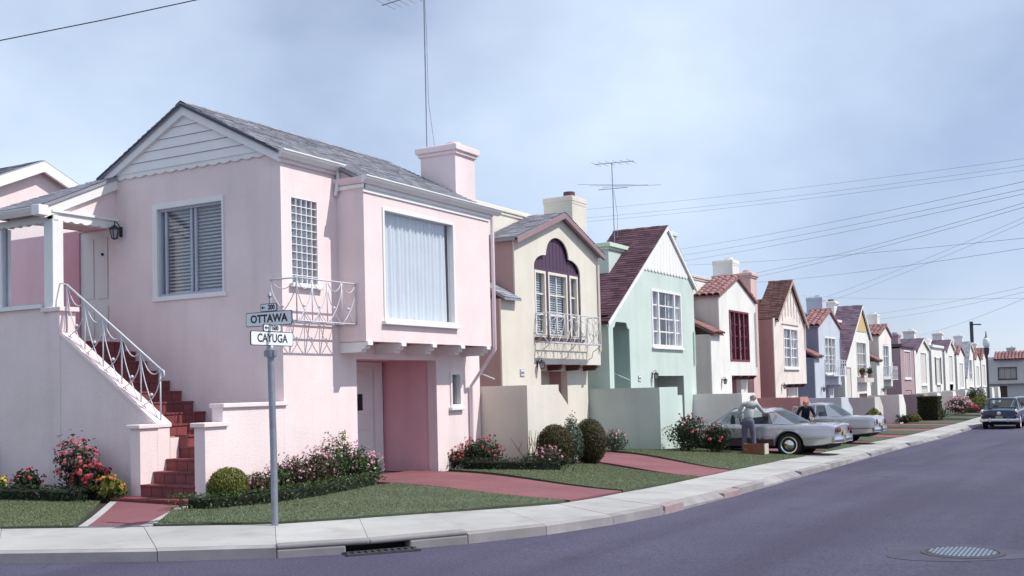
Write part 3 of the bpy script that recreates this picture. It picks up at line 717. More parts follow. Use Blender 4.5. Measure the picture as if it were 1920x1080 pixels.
# recessed garage entry: deeper pink walls, red driveway bounce put into their colour, panelled side door
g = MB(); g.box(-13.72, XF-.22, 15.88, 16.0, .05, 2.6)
g.box(-13.72, XF-.22, 18.72, 18.85, .05, 2.6); g.box(-13.72, XF-.22, 16.002, 18.718, 2.51, 2.63); g.build('garage_lining', DPINK_BOUNCE, H)
dr = MB(); dr.slab(rect(16.0, 18.35, .1, 2.40), [rect(17.75, 18.02, 1.5, 1.84)], fx(-13.72), -.05, 0); door = dr.build('garage_door', WHITE, H)
for z0, z1 in ((.3, .62), (.7, 1.02), (1.1, 1.42), (1.92, 2.28)):
    for y0 in (16.1, 16.9, 17.7): MB().box(-13.72, -13.705, y0, y0+.55, z0, z1).build('door_panel', WHITE, door, bevel=.006)
MB().box(-13.75, -13.74, 17.75, 18.02, 1.5, 1.84).build('door_pane', DARKIN, door)
j = MB(); j.box(-13.74, -13.66, 18.352, 18.62, .1, 2.40); j.box(-13.74, -13.66, 16.0, 18.62, 2.401, 2.5); j.build('door_jamb', WHITE, H); MB().box(-13.85, -13.78, 15.9, 18.8, .05, 2.6).build('garage_back', DPINK_BOUNCE, H)
chimney(H, -13.65, -12.72, 20.22, 21.05, .2, 7.36, PINK, cap=.09)
# door step wall and piers of the side stairs
st = MB(); st.box(XF-.225, XF, 12.22, 12.60, .1, 1.40); st.box(XF-.225, XF, 12.601, YG-.003, .1, 1.68); stairs_w = st.build('stair_wall', PINK, H)
c = MB(); c.box(XF-.27, XF+.045, 12.17, 12.70, 1.39, 1.46); c.build('coping', PINK, stairs_w, bevel=.012)
c = MB(); c.box(XF-.27, XF+.045, 12.58, YG+.06, 1.68, 1.75); c.build('coping', PINK, stairs_w, bevel=.012)
c = MB(); c.box(-13.98, -13.76, 12.22, 12.577, .1, 1.38); c.build('pier', PINK, H)
c = MB(); c.box(-14.03, -13.72, 12.17, 12.60, 1.375, 1.44); c.build('coping', PINK, stairs_w, bevel=.012)
c = MB(); c.slab([(-13.76, .1), (-13.76, 1.40), (-16.10, 2.99), (-16.12, 2.99), (-16.12, .1)], [], fy(12.58), -.26, 0); c.build('balustrade_wall', PINK, H)
MB().box(-13.80, -13.752, 12.842, 13.028, .1, 1.20).build('balustrade_end', PINK, H)
c = MB(); c.slab([(-13.74, 1.385), (-13.74, 1.44), (-16.1, 3.045), (-16.1, 2.985)], [], fy(12.555), -.31, 0); c.build('sloped_coping', PINK, H)
c = MB(); c.box(-16.44, -16.121, 12.57, 12.9, .1, 3.42); c.build('landing_pier', PINK, H)
c = MB(); c.box(-16.58, -16.06, 12.53, 12.94, 3.42, 3.50); c.build('coping', PINK, stairs_w, bevel=.01)
c = MB(); c.box(-22, -16.44, 12.60, 12.85, .1, 3.50); c.build('porch_wall', PINK, H)
c = MB(); c.box(-17.95, -16.58, 12.54, 12.90, 3.50, 3.57); c.build('porch_sill', WHITE, H)
# porch: posts, beams, glazed wind screen, back wall with door, ceiling and roof
c = MB(); c.box(-16.54, -16.30, 12.58, 12.80, 3.50, 5.06); post = c.build('porch_post', WHITE, H, bevel=.008)
c = MB(); c.box(-17.86, -17.74, 12.60, 12.80, 3.57, 5.02); c.build('porch_post', WHITE, H)
for x0, x1 in ((-17.74, -16.54),):
    ws = MB(); ws.box(x0, x0+.05, 12.64, 12.70, 3.57, 5.02); ws.box(x1-.03, x1, 12.64, 12.70, 3.57, 5.02); ws.box(x0+.05, x1-.03, 12.64, 12.70, 3.57, 3.60)
    wso = ws.build('wind_screen', BLUEFR, H); MB().box(x0+.05, x1-.03, 12.665, 12.672, 3.60, 5.02).build('pane', GLASS, wso)
c = MB(); c.slab(scallop(12.60, 14.03, 5.20, 5.07, 7, .035), [], fx(-16.34), -.12, 0); c.box(-16.46, -16.30, 12.58, 14.02, 5.19, 5.235); c.build('scalloped_beam', WHITE, H)
c = MB(); c.slab(scallop(-17.9, -16.3, 5.14, 5.04, 7, .035), [], fy(12.60), -.1, 0); c.build('scalloped_beam', WHITE, H)
c = MB(); c.slab([(12.62, 5.236), (14.03, 5.236), (14.03, 5.86), (12.62, 5.24)], [], fx(-16.40), -.12, 0); c.build('porch_gable', PINK, H)
c = MB(); c.slab([(12.40, 5.27), (14.03, 6.02), (14.03, 5.80), (12.40, 5.05)], [], fx(-16.32), -.06, 0); c.build('rake_board', WHITE, H)
pr = MB(); A_, B_, C_, D_ = (-16.29, 12.36, 5.28), (-17.98, 12.36, 5.28), (-16.29, 14.03, 6.05), (-16.72, 14.03, 6.05)
pr.add([A_, B_, D_, C_, (-16.29, 12.36, 5.22), (-17.98, 12.36, 5.22), (-16.72, 14.03, 5.99), (-16.29, 14.03, 5.99), (-17.98, 14.6, 5.28), (-16.72, 14.6, 6.05), (-17.98, 14.6, 5.22)], [(0, 1, 2, 3), (7, 6, 5, 4), (0, 4, 5, 1), (3, 7, 4, 0), (1, 8, 9, 2), (5, 10, 8, 1), (2, 9, 6)])
proof = pr.build('porch_roof', SHING, H, recalc=True)
sg = MB(); n_ = 13
for k in range(n_):
    t0, t1 = k/n_, (k+1.1)/n_; y0_, z0_, y1_, z1_ = 12.36+1.67*t0, 5.284+.77*t0, 12.36+1.67*min(1, t1), 5.286+.77*min(1, t1); xl = -17.98+1.26*t0; x = -16.29-random.random()*.2
    last = -16.285
    while last > xl+.02:
        nx_ = max(xl, last-random.uniform(.2, .34)); th_ = random.uniform(.010, .018)
        sg.add([(last-.004, y0_, z0_+th_), (nx_+.004, y0_, z0_+th_), (nx_+.004, y1_, z1_), (last-.004, y1_, z1_), (last-.004, y0_, z0_), (nx_+.004, y0_, z0_)], [(0, 1, 2, 3), (4, 5, 1, 0)]); last = nx_
sg.build('shingles', SHING, proof, kind='stuff', recalc=False)
gutter(H, (-17.98, 12.40, 5.25), (-16.34, 12.40, 5.25), (0, -1, 0), WHITE, .12)
MB().box(-16.42, -16.22, 12.24, 12.44, 5.09, 5.27).build('gutter_end', WHITE, H, bevel=.01)
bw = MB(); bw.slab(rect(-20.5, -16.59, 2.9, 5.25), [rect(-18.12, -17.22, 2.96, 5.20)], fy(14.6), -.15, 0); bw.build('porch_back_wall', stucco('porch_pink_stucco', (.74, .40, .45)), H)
dr = MB(); dr.box(-18.12, -17.22, 14.63, 14.68, 2.96, 5.20); fd = dr.build('front_door', WHITE, H)
for x0, x1, z0, z1 in ((-18.02, -17.72, 3.1, 3.7), (-17.62, -17.32, 3.1, 3.7), (-18.02, -17.72, 3.85, 5.05), (-17.62, -17.32, 3.85, 5.05)): MB().box(x0, x1, 14.615, 14.63, z0, z1).build('door_panel', WHITE, fd, bevel=.006)
MB().lathe([(.03, 0), (.03, -.02), (.02, -.05), (.001, -.05)], (-17.45, 14.63, 4.72), 10, 'y').build('door_knocker', BLACK, fd)
c = MB(); c.box(-17.9, -16.45, 12.9, 14.6, 5.22, 5.26); c.build('porch_ceiling', PINK, H)
c = MB(); c.box(-22, -16.21, 12.86, 14.6, 2.80, 2.905); c.build('landing', REDT, H)

lantern(H, (-16.22, YG-.02, 4.98), .95, (0, -1, 0))
# tiled stairs: each riser faced with single quarry tiles
stair = MB(); RI, RU = .187, .29
LOW = [(11.92, .30), (12.22, .487), (12.49, .674), (12.76, .861), (13.03, 1.048)]
for i, (y, z) in enumerate(LOW):
    x0, x1 = (-14.1, -12.40) if i == 0 else ((-13.755, -12.57))
    stair.box(x0, x1, y+.012, 13.3 if i else 12.21, .05, z-.03)
stair.box(-13.70, -12.57, 13.2, 14.02, .05, 1.018)
UPS = [(-13.56-RU*k, 1.235+RI*k) for k in range(10) if 1.235+RI*k < 2.93]
for k, (x, z) in enumerate(UPS):
    if x > -13.757: stair.box(-13.757, x-.012, 13.046, 14.02, .05, z-.03); stair.box(-16.2, -13.757, 12.845, 14.02, .05, z-.03)
    else: stair.box(-16.2, x-.012, 12.845, 14.02, .05, z-.03)
stair_o = stair.build('staircase', GROUT, H)
def facing(x0, x1, y0, y1, z0, z1, axis, n):
    for k in range(n):
        g_ = .006; t = MB()
        if axis == 'y': a, b = x0+(x1-x0)*k/n+g_, x0+(x1-x0)*(k+1)/n-g_; t.box(a, b, y0, y1, z0, z1)
        else: a, b = y0+(y1-y0)*k/n+g_, y0+(y1-y0)*(k+1)/n-g_; t.box(x0, x1, a, b, z0, z1)
        t.build('tile', REDT, stair_o)
for i, (y, z) in enumerate(LOW):
    x0, x1 = (-14.1, -12.40) if i == 0 else (-13.755, -12.57)
    zp = .18 if i == 0 else LOW[i-1][1]
    facing(x0, x1, y, y+.014, zp+.004, z-.034, 'y', 8 if i == 0 else 5)
    ny = 12.24 if i == 0 else y+.31
    facing(x0, x1, y-.018, (LOW[i+1][0]+.012) if i < 4 else 13.3, z-.03, z, 'y', 6 if i == 0 else 4)
facing(-13.56, -12.57, 13.301, 14.02, 1.018, 1.048, 'y', 4)
facing(-13.757, -13.562, 13.03, 13.045, 1.052, 1.202, 'y', 1)
pz = 1.048
for k, (x, z) in enumerate(UPS):
    y0_ = 13.047 if k == 0 else 12.85
    facing(x-.012, x, y0_, 14.02, pz+.004, z-.034, 'x', 5)
    facing(x-RU-.012, x+.018, y0_, 14.02, z-.03, z, 'x', 5); pz = z
swag_rail(H, (-13.82, 12.71, 1.46), (-16.1, 12.71, 3.01), .88, 5, .012)
ra = MB(); ra.tube([(-13.82, 12.71, 2.34), (-13.74, 12.71, 2.30), (-13.73, 12.71, 2.22), (-13.78, 12.71, 2.20)], .016, 6); ra.build('rail_end', IRON, H, smooth='all'); ra = MB(); ra.tube([(-16.1, 12.71, 3.89), (-16.25, 12.72, 3.93), (-16.4, 12.74, 3.93)], .013, 6); ra.build('rail_end', IRON, H, smooth='all')
# little iron balcony round the corner
bal = MB(); z0 = 3.09
for x in (-12.48, -12.30, -12.12, -11.93): bal.tube([(x, 13.92 if x < -12.33 else 13.92, z0), (x, YG-.02 if x < -12.33 else 15.52, z0)], .014, 5)
for y in (13.92, 14.32, 14.72, 15.12, 15.50): bal.tube([(XF+.003 if y > 14 else -12.5, y, z0), (-11.93, y, z0)], .014, 5)
bo = bal.build('balcony', IRON, H, smooth='all')
swag_rail(bo, (-11.93, 13.92, z0), (-11.93, 15.51, z0), .72, 4, .010); swag_rail(bo, (-12.5, 13.92, z0), (-11.93, 13.92, z0), .72, 1, .010)
# roof aerial guyed to the chimney
an = thing('tv_aerial', (-13.4, 20.75, 7.36), 'tall thin aerial mast rising beside the pink chimney', 'aerial')
a = MB(); a.tube([(-13.72, 20.6, 6.9), (-13.71, 20.6, 11.2)], .014, 6); a.tube([(-13.55, 20.7, 7.3), (-13.66, 20.62, 8.5), (-13.66, 20.6, 10.2), (-13.69, 20.6, 11)], .006, 4); a.build('mast', STEEL, an)
a = MB(); a.tube([(-14.9, 20.6, 11.0), (-13.4, 20.6, 11.08)], .014, 5)
for k in range(7): x = -14.8+.2*k; a.tube([(x, 20.2, 11.0+.008*k), (x, 21.0, 11.0+.008*k)], .007, 4)
a.build('antenna_rods', STEEL, an)
# ---------------------------------------------------------------- the terrace row
B, BR, BK, TX = -13.3, -13.73, -14.3, -11.53
FR = fx(B)
def house(label, yc, zg): return thing('row_house', (B, yc, zg), label, 'house', None)
def body(h, yl, yr, zside, zpar, wm, capm=None, back=-22, pary=None, parm=None):
    """side wall towards the lower lot, flat-roofed block behind with a coped parapet"""
    z0 = zh(yl)-.3
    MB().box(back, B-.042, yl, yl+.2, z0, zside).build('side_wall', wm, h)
    d_ = MB(); d_.tube([(B+.045, yr-.12, zpar-1.2 if zpar > 5.2 else zside), (B+.045, yr-.12, zside-1.2)], .035, 6); d_.build('downpipe', capm or wm, h)
    p0 = pary if pary else yl+.25
    m = MB().box(back, BK, p0, yr-.02, z0, zpar).build('main_block', parm or wm, h)
    c = MB(); c.box(back-.06, BK+.07, p0-.06, yr-.08+.05, zpar-.02, zpar+.10); c.box(back-.03, BK+.035, p0-.03, yr-.04, zpar-.10, zpar-.021); c.build('parapet_coping', capm or wm, m, bevel=.02)
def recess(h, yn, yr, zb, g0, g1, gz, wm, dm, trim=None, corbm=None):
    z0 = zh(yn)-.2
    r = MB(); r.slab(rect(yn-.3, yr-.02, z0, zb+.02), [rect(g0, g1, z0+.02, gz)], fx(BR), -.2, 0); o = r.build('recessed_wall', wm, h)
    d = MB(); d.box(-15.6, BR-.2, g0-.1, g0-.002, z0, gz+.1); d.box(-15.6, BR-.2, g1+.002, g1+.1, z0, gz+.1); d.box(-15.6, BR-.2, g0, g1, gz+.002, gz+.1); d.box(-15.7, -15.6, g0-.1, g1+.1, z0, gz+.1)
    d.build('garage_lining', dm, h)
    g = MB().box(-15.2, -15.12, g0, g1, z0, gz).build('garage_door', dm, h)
    n = 4
    for k in range(n): MB().box(-15.12, -15.10, g0+(g1-g0)*(k+.1)/n, g0+(g1-g0)*(k+.9)/n, z0+.4, gz-.2).build('door_panel', dm, g)
    u = MB(); u.box(BR+.001, B-.042, yn+.01, yr-.03, zb, zb+.12); u.build('bay_soffit', wm, h)
    for k in range(4):
        y = yn+.15+(yr-yn-.4)*k/3; c = MB(); c.slab([(BR+.001, zb-.002), (B+.02, zb-.002), (B+.02, zb-.06), (B-.05, zb-.09), (B-.10, zb-.15), (BR+.001, zb-.16)], [], lambda u_, v, d: (u_, d, v), y-.07, y+.07)
        c.build('corbel', corbm or wm, h)
def terrace(h, yt, zt, wm, prof, back=-14.2):
    """garden wall: one leg back to the house, one along the front; prof = (y,z) top line of the front leg after the corner"""
    z0 = zh(yt)-.25
    w = MB(); w.box(back, TX-.201, yt, yt+.2, z0, zt); w.slab([(yt, z0), (prof[-1][0], z0-.1)]+[p for p in reversed(prof)]+[(yt, zt)], [], fx(TX), -.2, 0)
    return w.build('terrace_wall', wm, h)
def frontwall(h, outline, holes, wm, th=.04):
    w = MB(); w.slab(outline, holes, FR, -th, 0); return w.build('front_wall', wm, h)
def house_number(h, y, z):
    p = MB().box(B+.002, B+.02, y-.11, y+.11, z-.09, z+.09).build('number_plaque', mat('plaque_grey', (.35, .38, .45), rough=.5), h)
    MB().box(B+.02, B+.026, y-.09, y+.09, z-.07, z+.07).build('plaque_face', WHITE, p)
    n = MB()
    for k in range(4): n.box(B+.026, B+.029, y-.07+.04*k-.011, y-.07+.04*k+.011, z-.035, z+.035)
    n.build('plaque_digits', BLACK, p)

# ---- cream house with the ogee window
CRE = stucco('cream_stucco', (.70, .655, .57)); CRE_SHADE = stucco('shaded_cream_stucco', (.44, .30, .30)); PLUM = paint('plum_paint', (.085, .045, .085), .55); BROWN = paint('dark_brown_paint', (.10, .045, .045), .6)  # side walls: cream turned brown-pink, shade beside the pink house is in the colour
h = house('cream stucco house with plum ogee window and iron balcony between pink and mint houses', 26, zh(25))
def ogee(y0, y1, zs, n=8):
    """spring line zs; two shoulder arcs then a pointed crown"""
    c = (y0+y1)/2; w = (y1-y0)/2; pts = []
    for k in range(n+1): a = math.pi/2*k/n; pts.append((y1-.50*w*(1-math.cos(a)), zs+.36*math.sin(a)))
    p = pts[-1]
    for k in range(1, n+1): a = math.pi/2*k/n; pts.append((p[0]-.02-(p[0]-.02-c)*(1-math.cos(a)), p[1]+.03+.50*math.sin(a)))
    return pts+[(2*c-u, v) for u, v in reversed(pts[:-1])]
og = ogee(24.87, 27.62, 5.05)
frontwall(h, [(23.08, -.2), (25.1, -.2), (25.1, 2.50), (28.85, 2.50), (28.85, 5.70), (26.43, 6.52), (23.83, 5.64), (23.83, 4.16), (23.08, 4.10)], [[(24.87, 3.20), (27.62, 3.20)]+og], CRE)
body(h, 23.08, 28.88, 4.1, 6.62, CRE_SHADE, CREAMTRIM, pary=21.6, parm=CRE)
MB().box(BK-.1, B-.042, 23.83, 24.03, 4.1, 5.66).build('bay_side', CRE_SHADE, h)
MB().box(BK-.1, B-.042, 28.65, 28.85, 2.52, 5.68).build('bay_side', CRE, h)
gable_roof(h, (26.43, 6.66), (23.70, 5.70), (28.98, 5.74), B+.16, BK+.05, SHING, th=.09, fascia=(.17, mat('mauve_fascia', (.30, .20, .22), rough=.7)))
pr = MB(); pr.slab([(B+.18, 4.12), (BK, 4.80), (BK, 4.74), (B+.18, 4.06)], [], lambda u, v, d: (u, d, v), 22.98, 23.829); p_ = pr.build('pent_roof', SHING, h)
sg = MB(); shingles(sg, (B+.18, 22.98, 4.122), (0, .845, 0), (BK-B-.18, 0, .68), .13, .26); sg.build('shingles', SHING, p_, kind='stuff', recalc=False)
recess(h, 25.1, 28.85, 2.50, 25.4, 27.5, 2.33, CRE, CRE_SHADE, corbm=BROWN)
# ogee panel of plum planks, plum mullions, white casements with blinds
ow = MB(); ow.box(B-.16, B-.05, 24.87, 24.95, 3.2, 5.05); ow.box(B-.16, B-.05, 27.52, 27.62, 3.2, 5.05); ow.box(B-.16, B-.05, 24.95, 27.52, 4.98, 5.06)
for y in (25.58, 26.86): ow.box(B-.16, B-.04, y, y+.14, 3.2, 4.98)
owo = ow.build('ogee_window', PLUM, h)
ogz = lambda y: max([v0+(v1-v0)*(y-u0)/(u1-u0) for (u0, v0), (u1, v1) in zip(og[::-1], og[::-1][1:]) if u1 > u0 and u0 <= y <= u1] or [5.06])
yy = 24.87; npk = 13
for k in range(npk):
    a, b_ = 24.87+2.75*k/npk+.008, 24.87+2.75*(k+1)/npk-.008; c = MB()
    ts = [a+(b_-a)*i/4 for i in range(5)]; c.slab([(a, 5.06), (b_, 5.06)]+[(t, ogz(t)-.01) for t in reversed(ts)], [], fx(B-.09), -.04, 0); c.build('plank', PLUM, owo)
MB().box(B-.16, B-.132, 24.87, 27.62, 5.0, 6.0).build('plank_backing', BROWN, owo)
for y0, y1, nc in ((24.95, 25.58, 1), (25.72, 26.86, 2), (27.0, 27.52, 1)):
    window(h, fx(B-.05), y0, y1, 3.22, 4.98, [k/nc for k in range(nc+1)], 3, CREAMTRIM, fw=.07, mw=.04, depth=.10, cover='blind', cover_m=mat('pale_blind', (.62, .66, .74), rough=.5, bump=0), sill=False, name='casement')
MB().box(B-.14, B+.05, 24.8, 27.7, 3.13, 3.20).build('sill', BROWN, owo)
# iron balcony with scroll brackets
bal = MB(); z0 = 3.06; xo = B+.40
for x in (B+.16, B+.33, xo): bal.tube([(x, 24.88, z0), (x, 28.0, z0)], .014, 5)
for k in range(7): y = 24.88+3.12*k/6; bal.tube([(B+.002, y, z0), (xo, y, z0)], .014, 5)
bal.box(B+.3, xo+.01, 24.86, 28.02, z0-.03, z0-.012)
for y in (24.9, 26.45, 28.0): bal.tube([(B+.01, y, z0-.42), (B+.12, y, z0-.36), (B+.16, y, z0-.2), (B+.3, y, z0-.12), (xo-.02, y, z0-.03)], .012, 5)
bo = bal.build('balcony', IRON, h, smooth='all'); swag_rail(bo, (xo, 24.88, z0), (xo, 28.0, z0), .76, 7, .010); swag_rail(bo, (B, 24.88, z0), (xo, 24.88, z0), .76, 1, .010); swag_rail(bo, (B, 28.0, z0), (xo, 28.0, z0), .76, 1, .010)
chimney(h, -14.55, -13.62, 27.9, 28.83, 5.0, 7.40, CRE, cap=.02, pot=.2, potm=mat('brown_pot', (.12, .06, .07), rough=.8))
terrace(h, 21.08, 1.94, CRE, [(22.62, 1.94), (22.62, 1.80), (23.55, 1.12)])
lantern(h, (B+.01, 24.9, 2.50), .85); house_number(h, 24.08, 2.27)
rail_line(h, (-16.3, 22.95, 3.2), (-13.45, 22.95, 2.12)); MB().box(-18, -13.4, 21.3, 23.06, -.1, 1.2).build('side_stair', CRE_SHADE, h)

# ---- mint house with the steep plum roof
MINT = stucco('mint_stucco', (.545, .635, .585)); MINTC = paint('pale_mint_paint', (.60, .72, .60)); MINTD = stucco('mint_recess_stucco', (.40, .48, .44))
h = house('mint green stucco house with steep plum shingle gable and scalloped white boards', 33, zh(33))
arch = [(29.78, .2), (31.02, .2), (31.02, 3.62), (30.90, 3.66), (30.80, 3.82), (30.0, 3.82), (29.90, 3.66), (29.78, 3.62)]
frontwall(h, [(29.46, -.3), (36.9, -.4), (36.9, 5.35), (34.39, 7.12), (29.46, 3.82)], [arch, rect(32.92, 35.65, -.15, 2.18), rect(32.88, 35.6, 3.13, 5.03)], MINT)
body(h, 29.46, 36.85, 3.75, 4.4, MINT, MINTC)
gable_roof(h, (34.39, 7.26), (29.30, 3.80), (37.06, 5.36), B+.07, -15.2, PSHING, e=.15, th=.09, fascia=(.16, WHITE))
# vertical boards in the gable with scalloped ends
bz = 5.66; nb = 14
for k in range(nb):
    a, b_ = 32.33+(36.30-32.33)*k/nb, 32.33+(36.30-32.33)*(k+1)/nb
    top = lambda y: 7.10-(34.39-y)*.668 if y < 34.39 else 7.10-(y-34.39)*.704
    a += .006; b_ -= .006; c = MB(); m_ = (a+b_)/2
    pts = [(a, bz), (a+.04, bz-.05), (m_, bz-.08), (b_-.04, bz-.05), (b_, bz), (b_, top(b_)-.05)] + ([(34.39, top(34.39)-.05)] if a < 34.39 < b_ else []) + [(a, top(a)-.05)]
    c.slab(pts, [], FR, .004, .03); c.build('board', WHITE, h)
window(h, FR, 32.88, 35.6, 3.13, 5.03, [0, .22, .50, .78, 1], 4, WHITE, fw=.08, mw=.04, depth=.11, cover='drapes', cover_m=CURTW, mull=[1, 3])
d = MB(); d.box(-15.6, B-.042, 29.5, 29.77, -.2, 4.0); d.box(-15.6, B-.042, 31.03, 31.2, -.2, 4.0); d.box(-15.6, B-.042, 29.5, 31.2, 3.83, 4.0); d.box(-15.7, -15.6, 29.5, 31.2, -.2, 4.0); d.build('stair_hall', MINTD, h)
d = MB()
for k in range(9): d.box(-15.6, B-.3-.26*k, 29.78, 31.02, -.2, .35+.17*k)
d.build('entry_steps', MINTD, h); rail_line(h, (-15.2, 30.92, 2.9), (-13.3, 30.92, 2.05))
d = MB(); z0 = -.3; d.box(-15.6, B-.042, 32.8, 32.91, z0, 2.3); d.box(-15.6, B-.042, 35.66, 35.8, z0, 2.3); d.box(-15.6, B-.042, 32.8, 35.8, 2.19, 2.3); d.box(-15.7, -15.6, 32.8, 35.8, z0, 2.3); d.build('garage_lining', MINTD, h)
MB().box(-15.2, -15.1, 32.92, 35.65, z0, 2.18).build('garage_door', paint('dark_green_door', (.10, .15, .13)), h)
d = MB().box(-14.85, BK+.02, 31.8, 34.0, 4.5, 6.38).build('roof_block', MINT, h); c = MB(); c.box(-14.95, BK+.14, 31.68, 34.05, 6.36, 6.50); c.box(-14.9, BK+.08, 31.74, 34.02, 6.28, 6.362); c.build('roof_block_coping', MINTC, d, bevel=.015)
chimney(h, -14.7, -13.95, 36.2, 37.0, 4.3, 7.38, MINT, cap=.08, capm=MINTC)
terrace(h, 28.92, 1.81, MINT, [(30.34, 1.81), (30.34, 1.56), (30.72, 1.56), (30.72, 1.3), (30.73, 1.3)])
lantern(h, (B+.01, 32.75, 2.2), .85); house_number(h, 31.7, 2.1)
an = thing('tv_aerial', (-14.8, 33.5, 7.0), 'tv aerial with crossed rods standing on the plum shingle roof', 'aerial')
a = MB(); a.tube([(-14.8, 33.5, 6.5), (-14.82, 33.5, 9.45)], .016, 6); a.tube([(-14.7, 33.5, 6.9), (-14.66, 33.5, 7.6), (-14.78, 33.5, 8.5)], .007, 4); a.build('mast', STEEL, an)
a = MB(); a.tube([(-15.45, 33.5, 9.46), (-14.02, 33.5, 9.40)], .013, 5)
for k in range(6): x = -15.4+.26*k; a.tube([(x, 33.1, 9.45-.01*k), (x, 33.9, 9.45-.01*k)], .007, 4)
a.tube([(-15.2, 33.2, 8.52), (-14.4, 33.8, 8.6)], .014, 5)
for t in (0, .5, 1): a.tube([(-15.9+.7*t, 33.0+.5*t, 8.75-.1*t), (-13.9+.7*t, 33.3+.5*t, 8.55)], .007, 4)
a.build('antenna_rods', STEEL, an)

# ---- bay houses with clay tile gables (white, blue grey, white far)
def bay_house(label, yl, ybl, pk, yr, zeL, zp, zeR, zb, yn, win, wm, sm, fm, yt, zt, zpar, tprof, pent, chx=None, cols=None, rows=4, cover='drapes', dm=None, corb=None, chm=None, mull=None, balcony=False, sill=False, tw=.25, gz=None, arch=False, capm=None, trm=None):
    h = house(label, (yl+yr)/2, zh(yl)); z0 = zh(yl)-.4
    u0, u1, v0, v1 = win; hole = rect(u0, u1, v0, v1)
    frontwall(h, [(yl, z0), (yn, z0), (yn, zb), (yr, zb), (yr, zeR-.05), (pk, zp-.12), (ybl, zeL-.05), (ybl, pent+.02), (yl, pent-.05)], [hole], wm)
    body(h, yl, yr, pent, zpar, sm, capm, pary=yl-1.4, parm=wm)
    MB().box(BK-.1, B-.042, ybl, ybl+.2, pent-.1, zeL).build('bay_side', sm, h); MB().box(BK-.1, B-.042, yr-.2, yr, zb+.02, zeR).build('bay_side', wm, h)
    tile_roof(h, (pk, zp), (ybl-.12, zeL), (yr+.12, zeR), B+.10, BK+.05, w=tw)
    pr = MB(); pr.slab([(B+.16, pent+.02), (BK, pent+.62), (BK, pent+.56), (B+.16, pent-.04)], [], lambda u, v, d: (u, d, v), yl-.1, ybl-.002); p_ = pr.build('pent_roof', TILE, h)
    barrel_tiles(p_, (B+.16, yl-.1, pent+.02), (0, ybl-yl+.09, 0), (BK-B-.16, 0, .60), w=.25, e=.34)
    recess(h, yn, yr, zb, yn+.2, yn+2.5, (gz or zb-.15), wm, dm or sm, corbm=corb)
    window(h, FR, u0, u1, v0, v1, cols or [0, .25, .5, .75, 1], rows, fm, fw=.07, mw=.035, depth=.12, cover=cover, mull=mull, sill=sill)
    if chx: chimney(h, chx-.85, chx, yr-.95, yr-.05, zeR-.5, chx_z(chx, yr), chm or wm, cap=.02)
    terrace(h, yt, zt, trm or wm, tprof)
    if balcony:
        z_ = v0-.10; xo = B+.45; b = MB(); b.box(B+.002, xo, u0-.1, u1+.5, z_-.04, z_); bo = b.build('balcony', IRON, h); swag_rail(bo, (xo-.02, u0-.1, z_), (xo-.02, u1+.5, z_), .8, 6, .012); swag_rail(bo, (B, u0-.1, z_), (xo-.02, u0-.1, z_), .8, 1, .012)
    lantern(h, (B+.01, yl+1.1, zb-.2), .8)
    return h
CHZ = {}
def chx_z(x, yr): return CHZ.get(round(yr), 6.5)
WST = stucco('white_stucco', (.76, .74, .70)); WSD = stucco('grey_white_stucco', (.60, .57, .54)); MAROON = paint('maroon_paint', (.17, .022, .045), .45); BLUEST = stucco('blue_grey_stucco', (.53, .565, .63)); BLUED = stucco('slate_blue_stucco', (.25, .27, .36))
CHZ[44] = 7.0
hw4 = bay_house('white stucco house with clay tile gable and tall maroon window frames', 38.6, 39.65, 41.96, 44.3, 5.22, 6.10, 5.22, 2.18, 40.92, (40.82, 43.32, 2.74, 4.74), WST, WSD, MAROON, 36.5, 1.52, 6.0, [(38.0, 1.52), (38.8, .75)], 3.72, chx=-13.9, cols=[0, .25, .5, .75, 1], rows=4, cover='drapes', corb=BROWN, mull=[1, 2, 3], dm=CRE_SHADE)
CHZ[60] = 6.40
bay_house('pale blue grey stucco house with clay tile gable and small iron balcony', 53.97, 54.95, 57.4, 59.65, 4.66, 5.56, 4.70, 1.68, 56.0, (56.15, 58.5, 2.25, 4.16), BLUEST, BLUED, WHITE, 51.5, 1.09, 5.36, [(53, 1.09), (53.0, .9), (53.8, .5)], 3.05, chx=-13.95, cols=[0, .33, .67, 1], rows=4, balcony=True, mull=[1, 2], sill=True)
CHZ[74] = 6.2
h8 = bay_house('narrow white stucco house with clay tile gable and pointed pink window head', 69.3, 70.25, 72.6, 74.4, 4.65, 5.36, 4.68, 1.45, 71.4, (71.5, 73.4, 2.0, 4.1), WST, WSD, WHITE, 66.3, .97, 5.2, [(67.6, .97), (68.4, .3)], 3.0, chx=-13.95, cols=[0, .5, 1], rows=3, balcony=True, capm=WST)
c = MB(); c.slab([(71.5, 4.12), (73.4, 4.12), (72.9, 4.6), (72.45, 5.0), (72.0, 4.6)], [], FR, .004, .03); c.build('window_head', PINK, h8)

